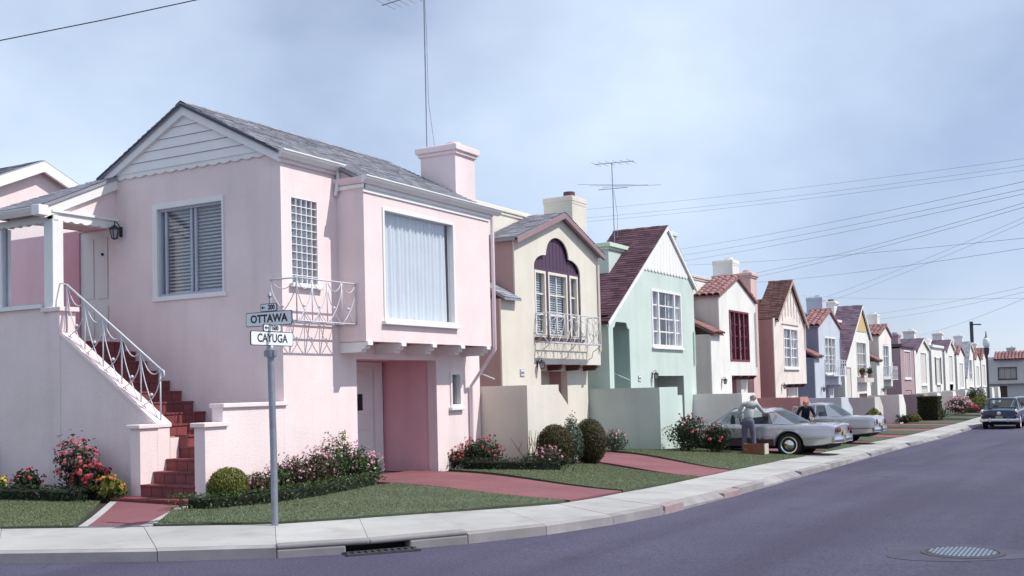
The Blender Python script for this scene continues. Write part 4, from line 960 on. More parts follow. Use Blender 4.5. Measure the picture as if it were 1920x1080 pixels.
# ---- rose house with the steep brown gable
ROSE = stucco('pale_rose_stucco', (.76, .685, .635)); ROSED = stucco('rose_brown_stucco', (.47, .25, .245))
h = house('pale rose house with steep brown gable of vertical boards beside the maroon window house', 49.5, zh(49))
frontwall(h, [(46.94, -.9), (48.65, -.9), (48.65, 1.78), (52.3, 1.78), (52.3, 4.6), (49.84, 6.42), (47.35, 4.72), (46.94, 4.66)], [rect(48.45, 50.92, 2.5, 4.36)], ROSE)
body(h, 46.94, 52.28, 4.64, 4.9, ROSED, ROSE)
gable_roof(h, (49.84, 6.58), (47.22, 4.68), (52.45, 4.55), B+.14, BK+.05, BSHING, th=.09, fascia=(.17, mat('rose_fascia', (.50, .34, .31), rough=.7)))
r2 = MB(); r2.slab([(46.8, 4.66), (48.9, 5.7), (48.9, 5.6), (46.8, 4.56)], [], lambda u, v, d: (d, u, v), BK+.045, -15.6); r2.build('rear_roof', BSHING, h)
for k in range(9):
    y = 47.9+.5*k; top = 6.42-abs(y-49.84)*.72-.12
    if top > 4.75: MB().box(B+.002, B+.022, y-.03, y+.03, 4.62, top).build('batten', paint('rose_batten', (.62, .50, .45)), h)
c = MB(); c.slab([(48.2, 4.5), (51.1, 4.5), (50.6, 4.72), (49.65, 4.86), (48.7, 4.72)], [], FR, .003, .05); c.build('window_hood', ROSE, h)
window(h, FR, 48.45, 50.92, 2.5, 4.36, [0, .25, .5, .75, 1], 4, WHITE, fw=.08, mw=.045, depth=.12, cover='drapes', mull=[2])
recess(h, 48.65, 52.28, 1.78, 48.9, 50.4, 1.6, ROSE, ROSED, corbm=BROWN)
chimney(h, -14.6, -13.75, 45.3, 46.2, 0, 6.62, stucco('pink_chimney_stucco', (.66, .47, .45)), cap=.09)
terrace(h, 44.2, 1.24, ROSED, [(45.4, 1.24), (46.2, .6)]); lantern(h, (B+.01, 47.9, 1.7), .8)

# ---- white house with yellow gable and violet roof
YEL = paint('ochre_board', (.62, .45, .20)); 
h = house('white house with ochre gable boards and long violet shingle roof', 64, zh(64))
frontwall(h, [(60.45, -1), (67.3, -1), (67.3, 4.4), (65.2, 6.10), (60.45, 2.8)], [rect(60.9, 62.1, -.6, 2.6), rect(63.6, 66.3, 2.1, 4.13), rect(64, 66.2, -.8, 1.1)], WST)
body(h, 60.45, 67.25, 2.75, 3.4, WSD, WHITE)
gable_roof(h, (65.2, 6.26), (60.3, 2.80), (67.6, 4.36), B+.12, -15.1, VSHING, e=.18, th=.09, fascia=(.16, WHITE))
for k in range(9):
    a, b_ = 63.75+2.7*k/9+.01, 63.75+2.7*(k+1)/9-.01; t = lambda y: (6.02-(65.2-y)*.69 if y < 65.2 else 6.02-(y-65.2)*.80)-.06
    if t(a) > 4.75 and t(b_) > 4.75: c = MB(); c.slab([(a, 4.7), (b_, 4.7), (b_, t(b_)), (a, t(a))], [], FR, .004, .025); c.build('board', YEL, h)
window(h, FR, 63.6, 66.3, 2.1, 4.13, [0, .33, .67, 1], 3, WHITE, fw=.08, depth=.12, cover='curtain', cover_m=mat('beige_curtain', (.50, .44, .38), rough=.9, bump=0), sill=True)
d = MB(); d.box(-15, B-.045, 60.8, 62.2, -1, 2.7); d.build('stair_hall', WSD, h); d = MB(); d.box(-15, B-.045, 63.9, 66.3, -1, 1.2); d.build('garage_door', BROWN, h)
d = MB(); d.box(-14.9, BK+.1, 62.6, 64.4, 3.5, 5.2); dd = d.build('roof_block', WST, h); MB().box(-15.0, BK+.22, 62.5, 64.45, 5.2, 5.36).build('roof_block_coping', WHITE, dd, bevel=.02)
chimney(h, -15.4, -14.6, 64.3, 65.2, 4, 6.55, WST, cap=.08, potm=BROWN); terrace(h, 59.2, .96, WSD, [(60.6, .96), (61.4, .4)])
pl = MB().box(B+.002, B+.4, 63.6, 66.3, 1.75, 2.0).build('flower_shelf', WSD, h)

# ---- smaller far houses: gable, window, terrace wall, chimney
def far_house(label, yl, yr, pk, zp, zl, zr_, wm, sm, rm, roofstyle='gable', win=None, fm=None, cat=0, back=-16, chim=True, shut=None, tz=.85, winm=None):
    h = house(label, (yl+yr)/2, zh(yl)); z0 = zh(yl)-.3; zb = zr_-2.9
    f = MB(); pts = [(yl, z0), (yr, z0), (yr, zr_)] + ([(pk, zp-.08)] if roofstyle != 'flat' else []) + [(yl+.9 if not cat else yl, zl), (yl, zl)][:2 if not cat else 1]
    u0, u1, v0, v1 = win
    f.slab(pts, [rect(u0, u1, v0, v1), rect(u0, u1, z0+.1, zb-.1)], FR, -.04, 0); f.build('front_wall', wm, h)
    MB().box(-20, B-.042, yl, yr-.01, z0, min(zl, zr_)-.1).build('side_wall', sm, h)
    if roofstyle == 'gable': gable_roof(h, (pk, zp+.06), (yl+(.75 if not cat else -.15), zl), (yr+.15, zr_), B+.12, back, rm, e=.2, th=.1, fascia=(.16, wm))
    elif roofstyle == 'tile': tile_roof(h, (pk, zp+.06), (yl+.75, zl), (yr+.12, zr_), B+.12, BK-.2, e=.45, w=.36)
    else:
        MB().box(-20, B+.15, yl-.1, yr+.1, zr_, zr_+.22).build('roof', rm, h, bevel=.03)
    window(h, FR, u0, u1, v0, v1, [0, .5, 1], 2, fm or WHITE, fw=.09, mw=.05, depth=.12, cover='curtain', cover_m=winm, sill=True)
    if shut:
        for y in (u0-.55, u1+.1): MB().box(B+.003, B+.05, y, y+.45, v0, v1).build('shutter', shut, h)
    MB().box(B-.6, B-.2, u0-.1, u1+.1, z0, zb).build('garage_door', BROWN, h)
    if chim: chimney(h, -14.9, -14.1, yr-1.3, yr-.4, min(zl, zr_)-.3, zp+.75, wm, cap=.06)
    t = yl-2.3; terrace(h, t, tz, wm, [(t+1.5, tz), (t+2.2, tz-.6)])
    return h
VIOL = stucco('mauve_brown_stucco', (.40, .29, .31)); DGREEN = paint('dark_green_shutter', (.04, .08, .075))
far_house('mauve brown flat roofed house between two white gabled houses', 77.6, 82.9, 80, 4.4, 4.1, 4.1, VIOL, VIOL, VSHING, 'flat', (78.9, 81.5, 1.9, 3.9), winm=mat('blue_curtain', (.35, .45, .60), rough=.9, bump=0))
far_house('white house with plum gable next to the mauve brown flat roofed house', 83.3, 89.9, 87.2, 4.9, 3.95, 4.2, WST, WSD, VSHING, 'gable', (86.0, 88.6, 1.4, 3.9))
far_house('white flat parapet house with dark green shutters', 91.3, 97.3, 94, 4.4, 4.35, 4.35, WST, WSD, WHITE, 'flat', (93.4, 95.6, 1.4, 3.6), shut=DGREEN)
far_house('white house with long violet roof past the green shuttered house', 98.6, 104.6, 102.2, 5.2, 4.2, 4.45, WST, WSD, VSHING, 'gable', (101.0, 103.2, 1.4, 3.9), winm=PINK)
far_house('far white house with low clay tile gable beside a violet roof', 106.1, 111.4, 108.8, 4.75, 4.0, 4.0, WST, WSD, TILE, 'tile', (107.8, 110.2, .9, 3.3), winm=YEL)
far_house('far white house with steep grey catslide roof', 112.3, 118.6, 116, 5.4, 1.9, 4.5, WST, WSD, SHING, 'gable', (114.8, 117.2, 1.0, 3.7), cat=1)
far_house('second last white house of the row with tile gable', 119.4, 124.4, 121.8, 4.5, 3.7, 3.7, WST, WSD, TILE, 'tile', (120.8, 123, .9, 3.1))
far_house('last white house of the row with tile gable by the street lamp', 125.4, 130.4, 127.6, 4.9, 3.8, 3.8, WST, WSD, TILE, 'tile', (126.4, 128.8, .9, 3.3), winm=YEL)
# house closing the view on the cross street, facing the camera
h = thing('cross_street_house', (-12.5, 150, zr(150)), 'white house with clay tile eave and wide dark window closing the street', 'house')
FE = fy(150)
f = MB(); f.slab(rect(-15.4, -8.8, -1, 4.1), [rect(-14.0, -11.8, 1.55, 3.1), rect(-14.0, -13.0, -.9, .75)], FE, -.3, 0); f.build('front_wall', WSD, h)
MB().box(-15.3, -9, 150.31, 160, -1, 4.4).build('main_block', WSD, h)
r_ = MB(); r_.slab([(149.6, 4.05), (151.4, 5.0), (151.4, 4.9), (149.6, 3.95)], [], lambda u, v, d: (d, u, v), -14.4, -10.8); ro = r_.build('tile_roof', TILE, h); barrel_tiles(ro, (-14.4, 149.6, 4.05), (3.6, 0, 0), (0, 1.8, .95), w=.4, e=.5)
window(h, FE, -14.0, -11.8, 1.55, 3.1, [0, .33, .67, 1], 1, BROWN, fw=.1, depth=.12, sill=True); MB().box(-14, -13, 150.2, 150.28, -.9, .75).build('door', BROWN, h)
chimney(h, -13, -12, 151.5, 152.3, 4, 5.6, WSD); MB().box(-15.2, -9.0, 149.35, 149.99, 1.0, 1.25).build('eave_band', WSD, h)
h = thing('cross_street_house', (-5, 152, zr(150)), 'pale house beyond the parked cars at the street end', 'house')
f = MB(); f.slab(rect(-8.2, -1.5, -1, 4.4), [rect(-7.2, -5, 1.5, 3.2)], fy(152), -.3, 0); f.build('front_wall', WST, h); window(h, fy(152), -7.2, -5, 1.5, 3.2, [0, .5, 1], 1, WHITE, fw=.1); MB().box(-8.1, -1.6, 152.31, 162, -1, 4.2).build('main_block', WSD, h)
r_ = MB(); r_.slab([(151.6, 4.3), (155, 6), (162.3, 4.3), (162.3, 4.2), (155, 5.9), (151.6, 4.2)], [], lambda u, v, d: (d, u, v), -8.5, -1.2); r_.build('roof', VSHING, h)
# pink house next along the side street, only its gable shows
h = thing('side_street_house', (-25, 16.5, .3), 'pink gabled house standing behind the corner house porch', 'house')
f = MB(); f.slab([(12.6, .1), (18.9, .1), (18.9, 6.4), (16.6, 7.35), (12.6, 5.6)], [], fx(-22), -.3, 0); f.build('gable_wall', PINK, h); MB().box(-30, -22.31, 12.7, 18.8, .1, 5.5).build('main_block', PINK, h)
r_ = MB(); r_.slab([(12.2, 5.50), (16.6, 7.5), (19.2, 6.38), (19.2, 6.28), (16.6, 7.4), (12.2, 5.40)], [], lambda u, v, d: (d, u, v), -21.8, -30); ro = r_.build('roof', SHING, h)
sg = MB(); shingles(sg, (-21.8, 12.2, 5.5), (-8.2, 0, 0), (0, 4.4, 2.0), .15, .3); sg.build('shingles', SHING, ro, kind='stuff', recalc=False)
for (a, za), (b_, zb_) in (((12.2, 5.46), (16.6, 7.46)), ((19.2, 6.34), (16.6, 7.46))):
    c = MB(); c.slab([(a, za), (b_, zb_), (b_, zb_-.24), (a, za-.24)], [], fx(-21.80), -.05, .03); c.build('rake_board', WHITE, ro)
# ---------------------------------------------------------------- planting
LG = leafmat('leaf_mid_green', (.030, .058, .018), (.075, .115, .038)); LD = leafmat('leaf_dark_green', (.014, .024, .011), (.035, .052, .020)); LY = leafmat('leaf_yellow_green', (.075, .085, .014), (.20, .20, .045))
LGREY = leafmat('leaf_grey_green', (.05, .075, .05), (.13, .17, .12)); LB = leafmat('leaf_bronze', (.05, .035, .025), (.11, .085, .045)); LOL = leafmat('leaf_olive_clipped', (.035, .030, .010), (.085, .070, .022))
STEM = mat('woody_stem', (.09, .06, .045), rough=.9, fine=60)
FPK = leafmat('petal_pink', (.55, .22, .33), (.82, .55, .62)); FRD = leafmat('petal_red', (.32, .02, .03), (.50, .08, .10)); FOR = leafmat('petal_orange', (.50, .14, .03), (.58, .28, .06)); FYE = leafmat('petal_yellow', (.60, .45, .02), (.75, .62, .10)); FRO = leafmat('petal_rose', (.45, .06, .10), (.66, .20, .23))
def leaf(mb, p, n, s, asp=.5):
    n = n.normalized(); a = n.orthogonal().normalized(); a = Matrix.Rotation(random.random()*6.283, 3, n) @ a; b = n.cross(a)
    mb.add([p-a*s, p+b*s*asp-a*s*.1, p+a*s, p-b*s*asp-a*s*.1], [(0, 1, 2, 3)])
def crown(c, r, n, s, inner=.55, rough=.18, shape=None, flat=0, lumps=0, asp=.5):
    """leaves spread through an uneven volume, denser to the outside"""
    mb = MB(); c = Vector(c); lp = [(Vector((random.gauss(0, 1), random.gauss(0, 1), random.gauss(0, .8))).normalized(), random.uniform(.75, 1.25)) for _ in range(lumps)]
    for _ in range(n):
        d = Vector((random.gauss(0, 1), random.gauss(0, 1), random.gauss(0, 1))).normalized()
        k = 1-(1-inner)*random.random()**1.6
        if lp:
            w = max((max(0, d.dot(q))**6*g for q, g in lp)); k *= .72+.38*w
        k *= 1+random.uniform(-rough, rough)
        sx = shape(d.z) if shape else 1
        p = c+Vector((d.x*r[0]*k*sx, d.y*r[1]*k*sx, d.z*r[2]*k))
        nn = d+Vector((random.gauss(0, .5), random.gauss(0, .5), random.gauss(0, .5))); leaf(mb, p, nn, s*random.uniform(.6, 1.25), asp)
    return mb
def blossoms(c, r, n, s, zmin=-.2, petals=5):
    mb = MB(); c = Vector(c)
    for _ in range(n):
        d = Vector((random.gauss(0, 1), random.gauss(0, 1), random.gauss(.3, 1))).normalized()
        if d.z < zmin: d.z = -d.z
        p = c+Vector((d.x*r[0], d.y*r[1], d.z*r[2]))*random.uniform(.9, 1.12)
        for k in range(petals):
            q = Vector((random.gauss(0, 1), random.gauss(0, 1), random.gauss(0, 1)))*s*.4; leaf(mb, p+q, d+q/s, s*random.uniform(.6, 1), .8)
    return mb
def stems(c, r, n, z0, rad=.012):
    mb = MB(); c = Vector(c)
    for _ in range(n):
        e = c+Vector((random.uniform(-1, 1)*r[0]*.7, random.uniform(-1, 1)*r[1]*.7, random.uniform(-.3, .7)*r[2])); b = Vector((c.x+random.uniform(-.15, .15)*r[0], c.y+random.uniform(-.15, .15)*r[1], z0))
        mb.tube([b, b.lerp(e, .5)+Vector((0, 0, .05)), e], [rad, rad*.7, rad*.35], 5)
    return mb
def plant(name, label, cat, x, y, r, n, s, lm, fl=None, nf=0, fs=.03, zg=None, lift=.9, inner=.5, rough=.18, shape=None, group=None, lumps=0, zmin=-.2, asp=.5, core=0):
    z0 = yz(x, y) if zg is None else zg; c = (x, y, z0+r[2]*lift)
    t = thing(name, (x, y, z0), label, cat, group)
    crown(c, r, n, s, inner, rough, shape, lumps=lumps, asp=asp).build('foliage', lm, t, recalc=False)
    stems(c, r, 7, z0-.06).build('stem', STEM, t)
    if fl: blossoms(c, r, nf, fs, zmin).build('flowers', fl, t, recalc=False, kind='stuff')
    if core: MB().ball(c, r[0]*core, r[1]*core, r[2]*core, 16, 10).build('inner_twigs', mat('twig_core', (.022, .024, .010), rough=1), t, smooth='all')
    return t
def hedge(label, pts, w, hgt, dens, s, lm, core=None):
    """clipped low hedge following a line"""
    pts = resample(pts, .12); mid = pts[len(pts)//2]
    t = thing('low_hedge', (mid[0], mid[1], yz(*mid)), label, 'hedge'); f = MB(); c = MB(); ring = []
    for i, p in enumerate(pts):
        q0, q1 = pts[max(0, i-1)], pts[min(len(pts)-1, i+1)]; d = Vector((q1[0]-q0[0], q1[1]-q0[1], 0)).normalized(); nn = Vector((-d.y, d.x, 0)); z = yz(*p)-.03
        ring.append([Vector((p[0], p[1], z))+nn*(w*.36*u)+Vector((0, 0, v*hgt*.80)) for u, v in ((-1, 0), (-1, .9), (-.8, 1), (.8, 1), (1, .9), (1, 0))])
        for _ in range(int(dens*2.6)):
            u = random.uniform(-1, 1); v = random.random(); 
            if random.random() < .55: v = 1
            elif True: u = math.copysign(1, u)
            P = Vector((p[0], p[1], z))+nn*u*w/2*random.uniform(.9, 1.1)+d*random.uniform(-.07, .07)+Vector((0, 0, v*hgt*random.uniform(.85, 1.12)))
            leaf(f, P, nn*u*(1-v)+Vector((0, 0, v))+Vector((random.gauss(0, .5), random.gauss(0, .5), random.gauss(0, .5))), s*random.uniform(.6, 1.2))
    f.build('foliage', lm, t, recalc=False); c.loft(ring[2:-2], closed=True).build('inner_twigs', mat('hedge_core', (.012, .016, .008), rough=1), t)
    return t
hedge('low dark clipped hedge in front of the flower bed left of the tiled stairs', [(-19, 11.35), (-16, 11.45), (-14.3, 11.72)], .34, .26, 26, .030, LD)
hedge('low clipped hedge edging the corner lawn from the stairs to the driveway', [(-12.36, 11.62), (-11.85, 11.9), (-11.45, 12.7), (-11.3, 13.6), (-11.35, 14.6), (-11.4, 15.3)], .34, .24, 30, .026, LG)
hedge('low dark hedge under the red geraniums beyond the driveway', [(-12.1, 18.98), (-11.2, 19.1), (-10.4, 19.6), (-10.0, 20.0)], .34, .26, 26, .028, LD)
G_RED = 'garden flowers in the stair bed'
plant('geranium_bush', 'tall geranium with red and pink blooms against the stair wall', 'flower bush', -15.2, 12.15, (.42, .34, .52), 1000, .045, LB, FRO, 44, .034, lift=.95, lumps=7, rough=.3, inner=.35)
plant('geranium_bush', 'low dark red geranium right of the tallest geranium', 'flower bush', -14.72, 12.05, (.34, .3, .32), 900, .045, LD, FRD, 45, .04, lumps=5, rough=.25)
plant('marigold_clump', 'orange flower clump near the foot of the stairs', 'flowers', -14.35, 12.0, (.20, .18, .2), 350, .04, LG, FOR, 26, .03, lumps=3)
plant('succulent_clump', 'yellow green rosettes tipped with red touching the stair pier', 'succulent', -14.15, 11.98, (.26, .16, .22), 420, .06, LY, FOR, 18, .03, lumps=4, asp=.7)
plant('pansy_clump', 'yellow flowered clump left of the red geraniums', 'flowers', -17.2, 12.0, (.42, .22, .18), 600, .04, LG, FYE, 34, .03, lumps=4)
plant('leafy_clump', 'dark leafy clump with few red blooms between the yellow and red flowers', 'plant', -16.35, 12.1, (.3, .24, .24), 650, .045, LD, FRD, 16, .035, lumps=4)
plant('leafy_clump', 'tall dark strap leaved plant at the porch wall end of the bed', 'plant', -18.2, 12.2, (.3, .22, .5), 500, .12, LD, FRD, 8, .04, asp=.12, lift=1.0)
plant('round_bush', 'clipped yellow green ball bush by the right stair pier', 'bush', -12.02, 12.38, (.31, .31, .29), 6500, .020, LY, inner=.88, rough=.05, lift=.92, core=.86)
pk = [(-11.85, 12.85, .26, .24), (-11.8, 13.25, .28, .30), (-11.85, 13.75, .30, .34), (-11.85, 14.2, .34, .38), (-11.85, 14.68, .36, .44), (-11.75, 15.15, .36, .40), (-11.68, 15.52, .26, .30)]
for k, (x, y, r, hh) in enumerate(pk):
    plant('flowering_bush', 'pink flowered bush in the bed along the corner house front wall', 'flower bush', x, y, (r, r, hh), 1500, .030, LB if k in (0, 2, 3) else LG, FPK, 42 if k > 2 else 26, .023, lumps=6, rough=.28, inner=.4, group='pink flowered bushes along the front wall')
plant('lily_clump', 'small yellow flowers rising above the pink bushes by the garage', 'flowers', -12.05, 15.2, (.16, .16, .5), 250, .05, LG, FYE, 14, .03, lift=.9, asp=.25, zmin=.3)
plant('geranium_bush', 'dark bush with red blooms beside the pink downpipe', 'flower bush', -12.0, 19.75, (.55, .42, .34), 2200, .034, LD, FRD, 55, .032, lumps=7, rough=.25)
plant('geranium_bush', 'small red flowered bush on the driveway side of the larger red one', 'flower bush', -12.35, 19.25, (.26, .24, .24), 700, .034, LD, FRD, 40, .032, lumps=4)
t = thing('bare_shrub', (-11.1, 20.4, yz(-11.1, 20.4)), 'nearly bare twiggy shrub before the cream terrace wall', 'shrub'); m = MB(); b0 = Vector((-11.1, 20.4, yz(-11.1, 20.4)-.05))
for k in range(9):
    e = b0+Vector((random.uniform(-.4, .4), random.uniform(-.4, .4), random.uniform(.5, .85))); m.tube([b0, b0.lerp(e, .5)+Vector((random.uniform(-.05, .05), 0, 0)), e], [.012, .008, .004], 5); m.tube([b0.lerp(e, .6), b0.lerp(e, .6)+Vector((random.uniform(-.2, .2), random.uniform(-.2, .2), .2))], [.006, .003], 4)
m.build('twigs', STEM, t); crown(b0+Vector((0, 0, .2)), (.3, .3, .2), 250, .03, lumps=3).build('foliage', LG, t, recalc=False)
plant('flowering_bush', 'faded pink bush at the foot of the cream terrace wall corner', 'flower bush', -10.45, 19.9, (.34, .34, .26), 1200, .03, LB, FPK, 36, .026, lumps=5)
plant('globe_shrub', 'dark brown green clipped globe shrub left of the grey cone shrub', 'shrub', -10.7, 20.75, (.40, .40, .46), 8000, .020, LOL, inner=.9, rough=.045, lift=.95, core=.88)
plant('cone_shrub', 'grey green cone shrub between the two dark globe shrubs', 'shrub', -10.55, 21.3, (.30, .30, .56), 3200, .028, LGREY, inner=.5, rough=.2, lift=.95, shape=lambda z: 1.05-.28*z, lumps=6)
plant('globe_shrub', 'dark brown green clipped globe shrub right of the grey cone shrub', 'shrub', -10.45, 21.95, (.38, .38, .52), 8000, .020, LOL, inner=.9, rough=.045, lift=.95, core=.88)
plant('flowering_bush', 'pale loose bush against the mint side wall', 'bush', -12.3, 27.4, (.38, .38, .34), 1200, .035, LGREY, FPK, 30, .03, lumps=5)
plant('rose_bush', 'large dark rose bush at the mint terrace wall', 'bush', -10.7, 28.9, (.62, .55, .55), 3000, .038, LD, FRO, 16, .045, lumps=8, rough=.25)
plant('rose_bush', 'dark bush between the large rose bush and the silver sedan', 'bush', -10.0, 29.3, (.45, .45, .48), 2000, .038, LD, FRO, 8, .045, lumps=6, rough=.25)
plant('far_bush', 'olive bush behind the second silver car', 'bush', -11.0, 49.6, (.45, .45, .42), 900, .08, LY, lumps=6)
plant('clipped_bush', 'square clipped yellow green bush past the second silver car', 'bush', -10.1, 51.5, (.36, .36, .60), 2500, .05, LY, inner=.85, rough=.06, core=.75, shape=lambda z: 1.2 if abs(z) < .7 else .95)
plant('far_bush', 'small dark bush at the white terrace wall foot', 'bush', -11.2, 66.0, (.5, .5, .3), 500, .07, LD, lumps=4)
plant('far_bush', 'small yellowish bush beside the small dark bush', 'bush', -11.1, 68.0, (.55, .5, .3), 500, .07, LY, lumps=4)
t = thing('box_hedge', (-10.6, 71.2, yz(-10.6, 71.2)), 'big dark box clipped hedge block on the far lawn', 'hedge'); m = MB()
for _ in range(5000):
    u, v, w_ = [random.uniform(-1, 1) for _ in range(3)]; k = random.choice((0, 1, 2, 2)); q = [u, v, w_]; q[k] = math.copysign(1, q[k])
    if k == 2: q[2] = 1
    leaf(m, Vector((-10.6+q[0]*.62, 71.2+q[1]*.7, yz(-10.6, 71.2)+.72+q[2]*.75)), Vector((random.gauss(0, 1), random.gauss(0, 1), random.gauss(.4, 1))), .05)
m.build('foliage', LOL, t, recalc=False); MB().box(-11.15, -10.05, 70.55, 71.85, yz(-10.6, 71.2)-.05, yz(-10.6, 71.2)+1.42).build('inner_twigs', MATS['hedge_core'], t)
t = thing('agave', (-10.5, 76, yz(-10.5, 76)), 'spiky grey green agave on the far lawn', 'plant'); m = MB(); c = Vector((-10.5, 76, yz(-10.5, 76)-.03))
for k in range(22):
    a = random.random()*6.28; e = random.uniform(.3, 1.2); d = Vector((math.cos(a)*math.cos(e), math.sin(a)*math.cos(e), math.sin(e))); sd = d.cross(Vector((0, 0, 1))).normalized()*.06; L = random.uniform(.7, 1.1)
    m.add([c-sd, c+sd, c+d*L*.6+sd*.8, c+d*L+Vector((0, 0, -.05)), c+d*L*.6-sd*.8], [(0, 1, 2, 3, 4)])
m.build('blades', LGREY, t, recalc=False)
plant('far_bush', 'pale pink flowering bush on the far lawn', 'flower bush', -10.4, 83, (.9, .9, .7), 1200, .08, LB, FPK, 120, .07, lumps=6)
plant('far_bush', 'low bright red flowers by the far terrace walls', 'flowers', -10.0, 86, (.55, .5, .35), 400, .08, LG, FRD, 110, .07)
plant('far_bush', 'round yellow olive bush near the street lamp', 'bush', -9.9, 91, (.95, .9, .7), 1400, .08, LY, lumps=5)
plant('far_bush', 'dark taller bush behind the yellow olive bush', 'bush', -10.6, 95, (1.0, .9, 1.0), 1400, .09, LD, lumps=5)
plant('far_bush', 'dark round bush in front of the yellow olive bush', 'bush', -9.8, 87.8, (.7, .7, .5), 1000, .07, LG, lumps=5)
for k, (y, lb) in enumerate(((64.0, 'red'), (66.0, 'purple'))):
    z0 = 2.0; t = thing('flower_pot', (B+.22, y, z0), 'flower pot with %s foliage on the shelf under the ochre gable window' % lb, 'pot'); MB().lathe([(.09, 0), (.13, .22), (.11, .22), (.08, .04), (.001, .04)], (B+.22, y, z0), 12).build('pot', TILE, t); crown((B+.22, y, z0+.4), (.2, .25, .25), 220, .06, lumps=3).build('foliage', LB if k == 0 else LD, t, recalc=False)

# ---------------------------------------------------------------- street signs
def text_mesh(txt, size, sx, m, name, parent, M4, bold=0.0):
    cu = bpy.data.curves.new('t', 'FONT'); cu.body = txt; cu.size = size; cu.align_x = 'CENTER'; cu.align_y = 'CENTER'; cu.extrude = .0015; cu.offset = bold; cu.resolution_u = 3
    o = bpy.data.objects.new('t', cu); COL.objects.link(o); bpy.context.view_layer.update()
    me = bpy.data.meshes.new_from_object(o.evaluated_get(bpy.context.evaluated_depsgraph_get())); bpy.data.objects.remove(o); me.name = name
    me.transform(Matrix.Diagonal((sx, 1, 1, 1))); me.transform(Matrix.Translation(-Vector(parent_off(parent))) @ M4); me.materials.clear(); me.materials.append(m)
    ob = bpy.data.objects.new(name, me); COL.objects.link(ob); ob.parent = parent; return ob
def plate(u0, u1, v0, v1, r=.025):
    pts = []
    for cx, cy, a0 in ((u1-r, v0+r, -90), (u1-r, v1-r, 0), (u0+r, v1-r, 90), (u0+r, v0+r, 180)):
        pts += [(cx+r*math.cos(R(a0+k*30)), cy+r*math.sin(R(a0+k*30))) for k in range(4)]
    return pts
SX, SY = -9.8, 10.93; z0 = yz(SX, SY)
s = thing('street_sign', (SX, SY, z0), 'grey pole with white OTTAWA and CAYUGA street name plates on the corner lawn', 'sign')
MB().tube([(SX, SY, z0-.2), (SX-.005, SY, z0+1.0), (SX-.03, SY, 2.42)], .045, 12).build('pole', STEEL, s, smooth=True)
ff = MB(); ff.lathe([(.07, 2.36), (.07, 2.46), (.055, 2.47), (.05, 2.50), (.03, 2.53), (.012, 2.55), (.012, 2.58)], (SX-.03, SY, 0), 12); ff.box(SX-.12, SX+.06, SY-.03, SY+.03, 2.375, 2.45); ff.tube([(SX-.03, SY, 2.5), (SX-.03, SY, 3.17)], .011, 6); ff.lathe([(.011, 3.15), (.03, 3.17), (.022, 3.2), (.001, 3.23)], (SX-.03, SY, 0), 10); ff.build('bracket', STEEL, s, smooth=True)
ENM = mat('white_enamel', (.74, .75, .77), rough=.28, var=.04, vscale=6, fine=30, bump=.02, stain=.18, staincol=(.45, .40, .36)); INK = mat('black_enamel', (.016, .016, .02), rough=.35, bump=0)
RZ = lambda a: Matrix.Rotation(a, 4, 'Z') @ Matrix.Rotation(R(90), 4, 'X')
def sign_plate(axis, c, w, h, txt, size, sx, ang=0, bold=.004, arrow=False):
    # axis 'x': plate along x facing -y ; 'y': plate along y facing +x
    Mx = Matrix.Translation(c) @ (RZ(R(ang)) if axis == 'x' else RZ(R(90+ang)))
    def F(d): return lambda u, v, dd: tuple(Mx @ Vector((u, v, dd+d)))
    e = MB(); e.slab(plate(-w/2, w/2, -h/2, h/2), [], F(0), -.006, .006); p = e.build('name_plate', INK, s)
    for sd in (1, -1):
        e = MB(); e.slab(plate(-w/2+.009, w/2-.009, -h/2+.009, h/2-.009, .02), [], F(0), .0062*sd, .0075*sd); e.build('enamel_face', ENM, p)
        T = Mx @ Matrix.Translation((.05 if arrow else 0, 0, .0078)) if sd > 0 else Mx @ Matrix.Rotation(math.pi, 4, 'Y') @ Matrix.Translation((0, 0, .0078))
        text_mesh(txt, size, sx, INK, 'lettering', p, T, bold)
    if arrow:
        a = MB(); a.slab([(-w*.44, 0), (-w*.33, .026), (-w*.33, .008), (-w*.22, .008), (-w*.22, -.008), (-w*.33, -.008), (-w*.33, -.026)], [], F(0), .0077, .0092); a.build('arrow', INK, p)
sign_plate('x', (SX-.03, SY-.02, 2.87), .80, .19, 'OTTAWA', .145, 1.0, bold=.005)
sign_plate('x', (SX-.03, SY-.02, 3.02), .29, .105, '200', .085, .9, arrow=True)
sign_plate('y', (SX+.0, SY+.0, 2.605), .82, .19, 'CAYUGA', .155, .92, bold=.003)
sign_plate('y', (SX+.0, SY+.0, 2.745), .34, .10, '1600', .08, .85, arrow=True)

# ---------------------------------------------------------------- street lamp, utility pole, wires
lx, ly, lz = -7.75, 76.5, zr(76)+.14
l = thing('street_lamp', (lx, ly, lz), 'dark street lamp with single white globe on the far sidewalk', 'street lamp')
DKP = paint('dark_pole_paint', (.05, .055, .07))
MB().lathe([(.17, 0), (.17, .5), (.12, .6), (.085, .8), (.07, 3.5), (.065, 4.0), (.13, 4.12), (.17, 4.4), (.18, 4.5), (.001, 4.5)], (lx, ly, lz), 14).build('post', DKP, l, smooth=True)
MB().lathe([(.12, 4.5), (.21, 4.68), (.23, 4.85), (.19, 5.05), (.10, 5.18), (.001, 5.2)], (lx, ly, lz), 16).build('globe', mat('opal_glass', (.72, .72, .75), rough=.25, bump=0), l, smooth='all')
MB().lathe([(.12, 5.16), (.05, 5.25), (.02, 5.6), (.001, 5.62)], (lx, ly, lz), 10).build('finial', DKP, l)
u = thing('utility_pole', (-15.5, 138, zr(138)), 'dark utility pole with short arm beyond the end of the row', 'utility pole'); ptop = onx(1821, 603, -15.5)
